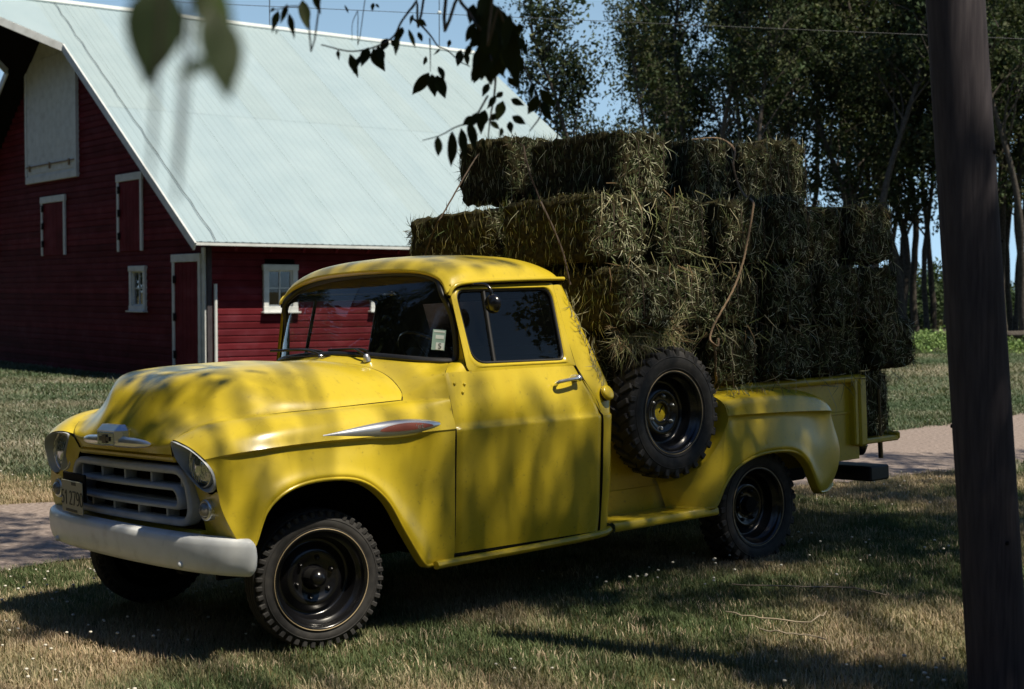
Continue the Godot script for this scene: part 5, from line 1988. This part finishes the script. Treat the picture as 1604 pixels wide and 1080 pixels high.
func make_hay() -> void:
	for k in 3:
		bale_kinds.append(bale_meshes(300 + k, Vector3(0.455, 0.355, 0.87)))
	var protos := [null, null, null]
	var r := RandomNumberGenerator.new()
	r.seed = 8
	# [row, label, x0, x1, y0, y1, z centre, turn]
	var rowname := {"A": "top", "B": "second", "C": "third", "D": "bottom"}
	var rows := {
		"A": [2.065, 2.46, [2.14, 2.60, 2.79, 3.19, 3.53, 3.97], 0.12],
		"B": [1.695, 2.075, [1.735, 2.21, 2.65, 3.09, 3.50, 3.90, 4.36], 0.435],
		"C": [1.345, 1.695, [1.76, 2.22, 2.66, 3.07, 3.53, 3.93, 4.38], 0.462],
		"D": [1.015, 1.345, [1.78, 2.17, 2.60, 3.05, 3.57, 4.08, 4.60], 0.425]}
	var ordinal := ["first", "second", "third", "fourth", "fifth", "sixth"]
	var n := 0
	for key in ["D", "C", "B", "A"]:
		var q: Array = rows[key]
		var xs: Array = q[2]
		for i in xs.size() - 1:
			if key == "A" and i == 1:
				continue
			for side in 2:
				var zc: float = q[3] if side == 0 else q[3] - 0.86
				var depth := 0.86
				if key == "D" and i < 2:
					zc -= 0.14
				if key == "A" and side == 1:
					zc = -0.60
					depth = 0.56
				var o: Node3D
				var k := (n * 2 + i) % 3
				if protos[k] == null:
					protos[k] = make_bale(k)
					o = protos[k]
				else:
					o = protos[k].duplicate()
					o.name = "hay_bale"
					add_child(o, true)
				n += 1
				var w: float = xs[i + 1] - xs[i]
				var c := Vector3((xs[i] + xs[i + 1]) / 2, (q[0] + q[1]) / 2, zc)
				c += Vector3(0, r.randfn() * 0.006, r.randfn() * 0.040)
				if key == "A":
					c.y += 0.02 * sin(i * 2.0) + (0.06 if side == 1 else 0.0)
				var up := 1.0 if r.randf() < 0.5 else -1.0
				var bas := Basis.from_euler(Vector3(r.randfn() * 0.015, r.randfn() * 0.02, r.randfn() * 0.02 + (0.0 if up > 0 else PI)))
				bas = bas * Basis().scaled(Vector3((w - 0.058) / 0.455, (q[1] - q[0] - 0.030) / 0.355, depth / 0.87))
				o.transform = TT * Transform3D(bas, c)
				var count := i if key != "A" or i == 0 else i - 1
				var lab := ""
				if side == 0:
					lab = "%s hay bale from the cab in the %s row, end facing the camera" % [ordinal[count], rowname[key]]
				else:
					lab = "%s hay bale from the cab in the %s row, barn side" % [ordinal[count], rowname[key]]
				tag(o, lab, "hay bale", "hay bales stacked on the truck")
	# the bale that stands on the lowered tailgate
	for k in 2:
		var o: Node3D = protos[1 + k].duplicate()
		o.name = "hay_bale"
		add_child(o, true)
		o.transform = TT * Transform3D(Basis(Vector3.UP, 0.02 * k).scaled(Vector3(0.92, 1.13, 0.72)), Vector3(4.33, 0.812, 0.33 - 0.66 * k))
		tag(o, ["hay bale standing on the lowered yellow tailgate, nearest the upright rod", "hay bale on the lowered tailgate, on its barn side"][k], "hay bale", "hay bales stacked on the truck")
	# loose wisps that hang between the bales
	var b := B.new()
	var pal := [Color(0.14, 0.16, 0.06), Color(0.26, 0.25, 0.12), Color(0.34, 0.31, 0.19), Color(0.16, 0.11, 0.06)]
	for k in 420:
		var x := r.randf_range(1.78, 4.3)
		var y: float = [1.345, 1.70, 2.05, 1.02][r.randi() % 4] + r.randfn() * 0.03
		if y < 1.32 and x < 2.6:
			continue
		var z := 0.86 + r.randf_range(-0.02, 0.03) if y < 2.02 else 0.80
		b.col = (pal[r.randi() % 4] as Color) * r.randf_range(0.7, 1.2)
		var dir := Vector3(r.randfn() * 0.8, r.randfn() * 0.6 - 0.7, r.randf_range(-0.1, 0.4)).normalized()
		strand(b, Vector3(x, y, z), dir, Vector3(0, 0, 1), r.randf_range(0.06, 0.22), r.randf_range(0.003, 0.006), r.randf_range(0.0, 0.5))
	for k in 500:
		var x := r.randf_range(1.80, 2.3)
		var y := r.randf_range(1.27, 1.40)
		b.col = (pal[r.randi() % 4] as Color) * r.randf_range(0.7, 1.2)
		strand(b, Vector3(x, y, 0.84), Vector3(r.randfn(), r.randfn() - 0.5, r.randf_range(0, 0.5)).normalized(), Vector3(0, 0, 1), r.randf_range(0.05, 0.2), 0.004, 0.3)
	var wisps := obj("hay_wisps", b, M.hay_strand, self)
	wisps.transform = TT
	tag(wisps, "", "", "", "stuff")
	# straw caught on the cab corner
	b = B.new()
	for k in 60:
		var y := lerpf(1.10, 1.52, r.randf())
		b.col = (pal[1 + r.randi() % 2] as Color)
		strand(b, Vector3(lerpf(1.70, 1.60, (y - 1.1) / 0.42) - r.randf() * 0.03, y, side_z(y) - 0.004), Vector3(r.randfn() * 0.4, r.randfn(), 0.15).normalized(), Vector3(0, 0, 1), r.randf_range(0.03, 0.11), 0.004, 0.3)
	var caught := obj("caught_straw", b, M.hay_strand, self)
	caught.transform = TT
	tag(caught, "", "", "", "stuff")
	# ropes
	var rope := func(pts: Array, label: String, rad: float, m: Material) -> void:
		var c := curve(vs(pts), 10)
		var bb := B.new()
		for s in 3:
			var q := PackedVector3Array()
			for i in c.size():
				var g := i * 0.9 + TAU * s / 3.0
				q.append(c[i] + Vector3(cos(g), 0.3 * sin(g), sin(g)) * rad * 0.55)
			bb.tube(q, rad * 0.62, 5)
		var o := obj("rope", bb, m, self)
		o.transform = TT
		tag(o, label, "rope", "ropes lashing the hay")
	rope.call([3.17, 2.48, 0.20, 3.16, 2.46, 0.42, 3.13, 2.38, 0.56, 3.07, 2.28, 0.60, 3.08, 2.18, 0.62, 3.04, 2.10, 0.70, 2.90, 2.04, 0.88, 2.855, 1.98, 0.912, 2.825, 1.90, 0.918, 2.785, 1.79, 0.92, 2.735, 1.68, 0.925, 2.64, 1.545, 0.935, 2.50, 1.375, 0.925, 2.445, 1.30, 0.935, 2.44, 1.27, 0.95, 2.48, 1.25, 0.955, 2.50, 1.29, 0.945], "tan rope running down the side of the hay from the top row to a knot", 0.0062, M.rope)
	rope.call([2.46, 1.27, 0.94, 2.50, 1.20, 0.92, 2.55, 1.11, 0.87, 2.635, 1.05, 0.80, 2.64, 1.0, 0.74, 2.60, 0.975, 0.74, 2.57, 0.985, 0.745], "reddish rope hanging from the knot to a hook on the bed rail", 0.0062, M.rope)
	rope.call([2.20, 2.46, -0.62, 2.12, 2.38, -0.62, 1.76, 2.06, -0.46, 1.72, 1.98, -0.49, 1.71, 1.80, -0.60, 1.72, 1.62, -0.70], "dark rope slanting across the front of the hay above the cab roof, barn side", 0.0052, M.dark_rope)
	rope.call([2.16, 2.44, -0.20, 2.13, 2.27, -0.12, 2.10, 2.06, 0.02, 1.73, 2.04, 0.42, 1.72, 1.80, 0.57, 1.73, 1.60, 0.62], "dark rope slanting across the front of the hay above the cab roof, driver side", 0.0052, M.dark_rope)


# ------------------------------------------------------------------ the tree that hangs over the camera
func leaf_mesh(bend: float, width: float) -> ArrayMesh:
	# base at the origin, tip at (0, -1, 0), face towards z
	var b := B.new()
	var rows := []
	var prof := [0.02, 0.30, 0.47, 0.50, 0.44, 0.32, 0.16, 0.015]
	for i in prof.size():
		var t := float(i) / (prof.size() - 1)
		var q := PackedVector3Array()
		for j in 5:
			var s := lerpf(-1, 1, j / 4.0)
			q.append(Vector3(s * prof[i] * width, -t, 0.10 * absf(s) * prof[i] + bend * t * t + 0.02 * sin(t * 9.0 + s * 2.0)))
		rows.append(q)
	b.grid(rows)
	return b.done()

# a point of the picture plane of a plain view from eye height, at a distance
func seen(px: float, py: float, d: float) -> Vector3:
	var dir := Basis(Vector3.RIGHT, deg_to_rad(-2.07)) * Vector3((px - 802.0) / 2300.0, -(py - 540.0) / 2300.0, -1.0)
	return Vector3(0, 1.62, 0) + dir * d

func make_overhanging_tree() -> void:
	var r := RandomNumberGenerator.new()
	r.seed = 21
	var t := node("overhanging_tree", self)
	tag(t, "tree leaning over the truck from beside the camera, its leafy twigs hanging across the sky", "tree")
	var b := B.new()
	var base := on_ground(10.0, 8.0, -0.1)
	var stem := PackedVector3Array([base, base + Vector3(-0.1, 2.5, -0.2), base + Vector3(-0.4, 5.5, -0.9), base + Vector3(-0.9, 9.5, -2.0), base + Vector3(-1.5, 13.5, -3.4)])
	stem = curve(stem, 6)
	var rad := []
	for k in stem.size():
		rad.append(lerpf(0.34, 0.10, float(k) / stem.size()))
	b.tube(stem, rad, 14)
	obj("trunk", b, M.bark, t)
	# boughs: the spot each one shades (in the truck's frame or on the ground), height along the sun, spread, clusters
	var spots := [
		[TT * Vector3(3.95, 1.5, 0.9), 12.0, 0.8, 58], [TT * Vector3(3.3, 2.2, 0.8), 12.5, 0.5, 26], [TT * Vector3(2.5, 2.35, 0.4), 13.0, 0.4, 18], [TT * Vector3(4.3, 0.9, 0.8), 11.0, 0.6, 60], [TT * Vector3(2.9, 0.3, 0.95), 12.0, 0.3, 16], [TT * Vector3(3.7, 0.1, 0.9), 12.0, 0.6, 40], [TT * Vector3(3.35, 1.25, 0.9), 12.0, 0.3, 12],
		[TT * Vector3(1.9, 1.05, 0.9), 13.0, 0.35, 9], [TT * Vector3(2.2, 0.5, 0.9), 13.0, 0.35, 8],
		[TT * Vector3(0.60, 0.62, 0.95), 14.5, 0.22, 3], [TT * Vector3(1.08, 0.50, 0.95), 14.0, 0.30, 5], [TT * Vector3(1.42, 0.42, 0.95), 14.0, 0.28, 5], [TT * Vector3(1.60, 0.80, 0.95), 13.5, 0.24, 3],
		[TT * Vector3(0.86, 0.75, 0.95), 14.0, 0.18, 2], [TT * Vector3(2.95, 0.70, 0.95), 13.0, 0.35, 6], [TT * Vector3(3.5, 0.6, 0.95), 12.0, 0.35, 9],
		[TT * Vector3(-0.42, 1.10, 0.0), 6.0, 0.14, 2], [TT * Vector3(-0.15, 1.24, -0.25), 7.0, 0.15, 2], [TT * Vector3(-0.5, 0.75, 0.1), 12.0, 0.3, 4],
		[TT * Vector3(1.0, 1.76, 0.2), 10.0, 0.22, 3], [TT * Vector3(0.95, 1.74, -0.4), 10.0, 0.2, 2], [TT * Vector3(-0.4, 0.72, 0.93), 11.0, 0.13, 1],
		[Vector3(2.1, 0, -7.25), 12.0, 0.35, 12], [Vector3(1.5, 0, -7.3), 12.0, 0.3, 6], [Vector3(0.75, 0, -7.3), 12.0, 0.3, 12], [Vector3(0.25, 0, -7.2), 12.0, 0.3, 9], [Vector3(2.2, 0, -8.2), 12.0, 0.5, 14], [Vector3(3.6, 0, -7.5), 12.0, 0.6, 14], [Vector3(3.2, 0, -9.3), 12.0, 0.7, 50], [Vector3(2.1, 0, -9.2), 12.0, 0.5, 30], [Vector3(3.4, 0, -10.6), 12.0, 0.8, 60], [Vector3(2.6, 0, -11.2), 12.0, 0.6, 40],
		[Vector3(1.66, 1.6, -5.2), 9.0, 0.15, 7], [Vector3(1.7, 1.2, -5.2), 9.0, 0.15, 8], [Vector3(1.73, 0.8, -5.2), 9.0, 0.15, 8], [Vector3(1.75, 0.4, -5.2), 9.0, 0.15, 8],
		[Vector3(-2.9, 0, -9.3), 11.0, 0.45, 20], [Vector3(-4.0, 0, -10.0), 11.0, 0.5, 20], [Vector3(-3.2, 0, -10.5), 11.0, 0.4, 12], [Vector3(-4.4, 0, -9.0), 11.0, 0.4, 12],
		[Vector3(3.6, 0, -12.6), 11.0, 0.7, 40], [Vector3(4.8, 0, -14.0), 11.0, 0.7, 22], [Vector3(3.6, 0, -13.9), 11.0, 0.5, 18], [Vector3(5.5, 0, -11.5), 11.0, 0.8, 30],
		[Vector3(-0.35, 2.15, -3.5), 6.0, 0.45, 26], [Vector3(0.05, 2.05, -3.5), 6.0, 0.45, 26], [Vector3(-0.8, 2.2, -3.5), 6.0, 0.35, 14], [Vector3(-0.24, 1.85, -1.1), 7.0, 0.3, 12]]
	var lc := leaf_cluster(34, 0.26, 0.10, 91, Color(0.03, 0.05, 0.014), Color(0.06, 0.10, 0.03))
	var where: Array[Transform3D] = []
	b = B.new()
	for s in spots:
		var c: Vector3 = s[0] + SUN.normalized() * s[1]
		var k := int(s[3])
		for i in k:
			var d: Vector3 = Vector3(r.randfn(), r.randfn() * 0.7, r.randfn()) * float(s[2]) * 0.62
			where.append(Transform3D(Basis.from_euler(Vector3(r.randf() * 6, r.randf() * 6, r.randf() * 6)).scaled(Vector3.ONE * r.randf_range(0.7, 1.3)), c + d))
		var near := stem[stem.size() - 1]
		for p in stem:
			if p.distance_to(c) < near.distance_to(c) and p.y > 3.5 and p.y < c.y + 0.5:
				near = p
		var mid := near.lerp(c, 0.55) + Vector3(r.randfn() * 0.2, 0.35, r.randfn() * 0.2)
		b.tube(curve(PackedVector3Array([near, mid, c]), 5), [0.035, 0.032, 0.03, 0.027, 0.024, 0.021, 0.018, 0.015, 0.012, 0.01, 0.008], 6)
	obj("bough", b, M.bark, t)
	var mm := MultiMesh.new()
	mm.transform_format = MultiMesh.TRANSFORM_3D
	mm.mesh = lc
	mm.instance_count = where.size()
	for i in where.size():
		mm.set_instance_transform(i, where[i])
	var cr_ := MultiMeshInstance3D.new()
	cr_.name = "crown"
	cr_.set_meta("kind", "stuff")
	cr_.multimesh = mm
	cr_.material_override = M.leaf
	t.add_child(cr_, true)
	# twigs that hang into view, each with its own leaves
	var kinds := [leaf_mesh(0.10, 0.52), leaf_mesh(-0.15, 0.56), leaf_mesh(0.22, 0.30), leaf_mesh(0.05, 0.36)]
	# [distance, twig radius, twig points (view), leaves: x, y, length in view units, tilt, kind]
	var twigs := [
		[3.5, 0.0030, [672, -60, 652, 0, 640, 18, 628, 35, 618, 55, 600, 68, 575, 77, 545, 80, 503, 70], [[530, 78, 15, 0.3, 1], [548, 84, 36, -0.25, 3], [565, 85, 33, 0.1, 2], [577, 74, 30, 0.35, 0], [584, 76, 37, -0.45, 1], [592, 72, 28, -0.2, 0], [607, 60, 22, 0.5, 1], [622, 52, 33, 0.1, 2], [640, 46, 28, -0.35, 2], [630, 42, 20, 0.2, 1], [647, 22, 16, 0.4, 0], [655, 30, 16, -0.9, 0], [612, 62, 18, -0.6, 0]]],
		[3.7, 0.0022, [648, 30, 662, 42, 676, 58, 686, 72, 702, 80, 720, 96, 736, 104], [[667, 88, 14, 0.0, 1], [690, 76, 14, 0.9, 2], [722, 78, 26, 0.3, 0], [728, 82, 20, -0.5, 1], [655, 50, 16, -0.3, 0], [705, 62, 12, 0.3, 0]]],
		[3.6, 0.0016, [673, 60, 674, 85, 674, 112], [[672, 114, 42, 0.45, 0], [676, 116, 34, -0.15, 0], [686, 104, 22, -0.5, 1], [684, 118, 36, -0.4, 0]]],
		[3.2, 0.0042, [704, -60, 718, -5, 732, 16, 748, 40, 762, 62, 770, 95], [[758, -8, 46, 0.2, 0], [768, 34, 50, 0.55, 1], [772, 6, 34, -0.2, 0], [752, 44, 30, 0.4, 0], [770, 55, 60, 0.15, 0], [782, 60, 55, -0.1, 1], [776, 50, 44, 0.9, 0], [742, 36, 30, 0.3, 1], [762, 70, 48, 0.5, 0], [728, 8, 18, -0.6, 2], [760, 80, 40, 0.1, 1], [750, 100, 28, 0.3, 0], [774, 88, 34, -0.3, 0], [788, 78, 30, 0.4, 1], [756, 62, 44, -0.1, 0], [766, 20, 46, 0.35, 1], [746, 20, 30, -0.4, 0], [784, 88, 40, 0.2, 0], [765, 96, 36, -0.2, 0], [738, 70, 22, 0.6, 1], [760, 40, 48, -0.3, 1], [778, 24, 44, 0.1, 0], [792, 30, 40, -0.5, 0], [786, 52, 50, 0.3, 1], [770, 78, 46, 0.45, 1], [755, 74, 36, -0.5, 0], [796, 64, 42, -0.25, 1], [742, 6, 30, 0.2, 0], [764, -8, 40, -0.15, 1]]],
		[3.0, 0.0034, [776, -40, 782, 10, 792, 40, 806, 58], [[782, 12, 60, -0.3, 2], [797, 42, 92, -0.18, 3], [790, 46, 70, 0.05, 2], [822, 40, 24, 1.1, 0], [812, 55, 36, -0.4, 2], [832, 62, 18, -1.0, 0], [806, 64, 40, 0.2, 3], [800, 20, 56, 0.25, 3], [814, 84, 34, -0.1, 2], [788, 66, 52, -0.35, 0]]],
		[3.5, 0.0028, [800, 70, 818, 100, 832, 128, 845, 160, 846, 182, 830, 205], [[838, 130, 20, 0.5, 0], [846, 140, 34, -0.6, 0], [842, 150, 30, 0.4, 1], [850, 158, 26, -0.3, 0], [848, 172, 20, -0.8, 0]]],
		[3.5, 0.0028, [772, 95, 776, 120, 774, 150, 768, 185, 764, 222], [[752, 104, 26, 0.35, 1], [766, 130, 22, 0.5, 0], [778, 150, 24, 0.9, 0], [788, 158, 30, 0.3, 0], [800, 155, 22, -1.1, 0], [796, 120, 22, -0.3, 1], [788, 144, 16, 0.8, 1], [782, 178, 20, 0.9, 0], [760, 172, 32, 0.3, 0], [754, 182, 26, 0.1, 0], [802, 182, 24, -1.0, 0], [798, 190, 20, -0.2, 0], [786, 200, 14, 0.2, 1], [768, 190, 18, -0.9, 0], [758, 218, 14, 0.3, 1]]],
		[3.4, 0.0020, [764, 150, 748, 178, 738, 190, 712, 200, 690, 212, 662, 220], [[742, 182, 22, 0.9, 0], [735, 190, 44, -0.15, 3], [722, 200, 50, -0.25, 2], [708, 206, 52, -0.1, 3], [686, 214, 30, 0.15, 0], [748, 176, 24, 0.4, 0]]],
		[2.9, 0.0020, [505, -30, 480, 6, 452, 10, 428, 16], [[436, 16, 34, 0.25, 3], [450, 6, 30, 0.35, 2], [452, 20, 36, -0.12, 2], [473, 0, 48, -0.12, 3], [490, -12, 34, -0.35, 2], [430, 12, 10, 0.9, 0], [434, 46, 8, 0.1, 0]]],
		[3.6, 0.0012, [574, -20, 560, 16, 552, 36, 551, 64], [[585, 4, 13, 0.2, 1], [540, 8, 15, -0.1, 2], [588, 6, 8, -0.8, 0]]],
		[0.74, 0.0008, [262, -90, 252, -40, 250, -24], [[252, -34, 166, 0.14, 1]]],
		[0.70, 0.0009, [300, -90, 312, -50, 322, -26, 328, 20, 338, 62], [[316, -44, 140, -0.08, 1], [326, 10, 146, -0.28, 1], [334, 96, 62, 1.35, 0], [342, 100, 56, -0.6, 2]]]]
	for tw in twigs:
		var d: float = tw[0]
		b = B.new()
		var p := PackedVector3Array()
		var a: Array = tw[2]
		for i in range(0, a.size(), 2):
			p.append(seen(a[i], a[i + 1], d + 0.05 * sin(i * 1.7)))
		# the top end runs on up to the boughs
		if a[1] < 0:
			p.insert(0, p[0] + Vector3(0.25, 1.6, 0.5))
			p.insert(0, p[0] + Vector3(0.6, 2.2, 0.6))
		var c := curve(p, 5)
		var rr := []
		for i in c.size():
			rr.append(lerpf(tw[1] * 1.3, tw[1] * 0.5, float(i) / c.size()))
		b.tube(c, rr, 6)
		var twig := obj("twig", b, M.bark, t)
		for l in tw[3]:
			var len_: float = l[2] / 2300.0 * d * 1.08
			var at := seen(l[0], l[1], d + r.randf_range(-0.06, 0.06))
			var o := again("leaf", kinds[l[4]], M.near_leaf if d > 1.0 else M.blurred_leaf, twig)
			var bas := Basis(Vector3(0, 0, 1), -l[3]) * Basis(Vector3.UP, r.randf_range(-0.75, 0.75)) * Basis(Vector3.RIGHT, r.randf_range(-0.3, 0.5))
			o.transform = Transform3D(bas.scaled(Vector3.ONE * len_), at)


# ------------------------------------------------------------------ grass
func make_clump(count: int, h: float, spread: float, seed_: int, w: float) -> ArrayMesh:
	var r := RandomNumberGenerator.new()
	r.seed = seed_
	var b := B.new()
	for k in count:
		var p := Vector3(r.randfn(), 0, r.randfn()) * spread * 0.5
		var a := r.randf() * TAU
		var lean := Vector3(cos(a), 0, sin(a)) * r.randf_range(0.1, 1.1)
		var len_ := h * r.randf_range(0.5, 1.25)
		var s := Vector3(-sin(a), 0, cos(a)) * w * r.randf_range(0.7, 1.3)
		var d := (Vector3.UP + lean * 0.6).normalized()
		var e := (Vector3.UP * 0.75 + lean * 1.3).normalized()
		var g := r.randf_range(0.75, 1.25)
		b.col = Color(g * r.randf_range(0.9, 1.15), g, g * r.randf_range(0.85, 1.1))
		var m := p + d * len_ * 0.55
		b.quad(p - s, m - s * 0.8, m + s * 0.8, p + s)
		b.tri(m - s * 0.8, m + e * len_ * 0.5, m + s * 0.8)
	return b.done()

func sow(called: String, clump: ArrayMesh, list: Array, tones: Array) -> void:
	var mm := MultiMesh.new()
	mm.transform_format = MultiMesh.TRANSFORM_3D
	mm.use_colors = true
	mm.mesh = clump
	mm.instance_count = list.size()
	for i in list.size():
		mm.set_instance_transform(i, list[i])
		mm.set_instance_color(i, tones[i])
	var o := MultiMeshInstance3D.new()
	o.name = called
	o.multimesh = mm
	o.material_override = M.grass_blade
	add_child(o, true)
	tag(o, "", "", "", "stuff")

func make_grass() -> void:
	var r := RandomNumberGenerator.new()
	r.seed = 99
	var dry := FastNoiseLite.new()
	dry.seed = 5
	dry.frequency = 0.55
	dry.fractal_octaves = 3
	var zones := [[4.2, 9.0, 21000, 1.0, 0], [9.0, 13.5, 15000, 1.15, 0], [13.0, 22.0, 20000, 1.3, 1], [21.0, 46.0, 34000, 1.9, 1]]
	var clumps := [make_clump(18, 0.044, 0.085, 1, 0.0021), make_clump(15, 0.065, 0.16, 2, 0.005)]
	for z in zones:
		var list: Array[Transform3D] = []
		var tones := PackedColorArray()
		for i in int(z[2]):
			var d: float = sqrt(lerpf(z[0] * z[0], z[1] * z[1], r.randf()))
			var half := 0.40 * d + 0.6
			var x := r.randf_range(-half, half)
			var p := Vector3(x, 0, -d)
			if on_road(p.x, p.z, -0.05 + 0.12 * r.randf()):
				continue
			var lb := BT.affine_inverse() * p
			if lb.x > -0.1 and lb.z < 0.1 and lb.x < 11:
				continue
			var n := dry.get_noise_2d(p.x, p.z * 0.7) - 0.06
			if d > 13.0:
				n = 0.55 * dry.get_noise_2d(p.x * 0.3, p.z * 0.45) - 0.16
			var f := clampf(0.5 + n * 1.5 + r.randfn() * 0.18, 0.0, 1.0)
			var col := Color(0.11, 0.15, 0.07).lerp(Color(0.50, 0.395, 0.27), f)
			if d > 13.0:
				col = Color(0.10, 0.145, 0.085).lerp(Color(0.36, 0.32, 0.245), f)
			elif r.randf() < 0.10:
				col = Color(0.60, 0.50, 0.36)
			var s := r.randf_range(0.7, 1.2) * (1.0 if d < 13 else 1.0)
			var bas := Basis(Vector3.UP, r.randf() * TAU).scaled(Vector3(z[3], lerpf(z[3], 1.0, 0.6), z[3]) * s)
			list.append(Transform3D(bas, on_ground(p.x, p.z, -0.004)))
			tones.append(col * r.randf_range(0.8, 1.2))
		sow("grass", clumps[z[4]], list, tones)
	# clover heads
	var b := B.new()
	b.lathe([Vector2(0.001, 0.0), Vector2(0.6, 0.15), Vector2(1.0, 0.6), Vector2(0.8, 1.1), Vector2(0.001, 1.35)], Vector3.ZERO, Vector3.UP, 7)
	var head := b.done()
	var list: Array[Transform3D] = []
	for i in 2600:
		var d := r.randf_range(5.2, 28.0)
		var x := r.randf_range(-0.40 * d, 0.40 * d)
		var keep := dry.get_noise_2d(x * 0.5 + 30.0, d * 0.9) + (0.35 if x < -1.0 else -0.05)
		if keep < 0.12 or on_road(x, -d, 0.1):
			continue
		list.append(Transform3D(Basis().scaled(Vector3.ONE * r.randf_range(0.006, 0.0095)), on_ground(x, -d, r.randf_range(0.04, 0.085))))
	var mm := MultiMesh.new()
	mm.transform_format = MultiMesh.TRANSFORM_3D
	mm.mesh = head
	mm.instance_count = list.size()
	for i in list.size():
		mm.set_instance_transform(i, list[i])
	var o := MultiMeshInstance3D.new()
	o.name = "clover_flowers"
	o.multimesh = mm
	o.material_override = M.clover_white
	add_child(o, true)
	tag(o, "", "", "", "stuff")
	# dropped twigs
	var tw := [
		[0.98, -6.62, 1.10, -6.42, 1.30, -6.40, 1.42, -6.56, "pale bent twig lying in the grass before the rear wheel"],
		[0.86, -5.20, 1.02, -5.10, 1.12, -5.18, 1.34, -5.06, "pale twig lying in the sunny grass at the lower right"],
		[1.10, -7.30, 1.36, -7.12, 1.62, -7.16, 1.78, -6.90, "thin long twig lying in the grass behind the rear wheel"],
		[1.06, -6.22, 1.14, -6.12, 1.24, -6.14, 1.30, -6.02, "short twig lying in the grass below the bent one"]]
	for q in tw:
		b = B.new()
		var p := PackedVector3Array()
		for i in 4:
			p.append(on_ground(q[i * 2], q[i * 2 + 1], 0.045 + 0.012 * sin(i * 2.0)))
		var c := curve(p, 4)
		for k in c.size():
			c[k] += Vector3(r.randfn(), r.randfn() * 0.4, r.randfn()) * 0.008
		b.tube(c, 0.0035, 5)
		tag(obj("fallen_twig", b, M.twig, self), q[8], "twig", "twigs lying in the grass")
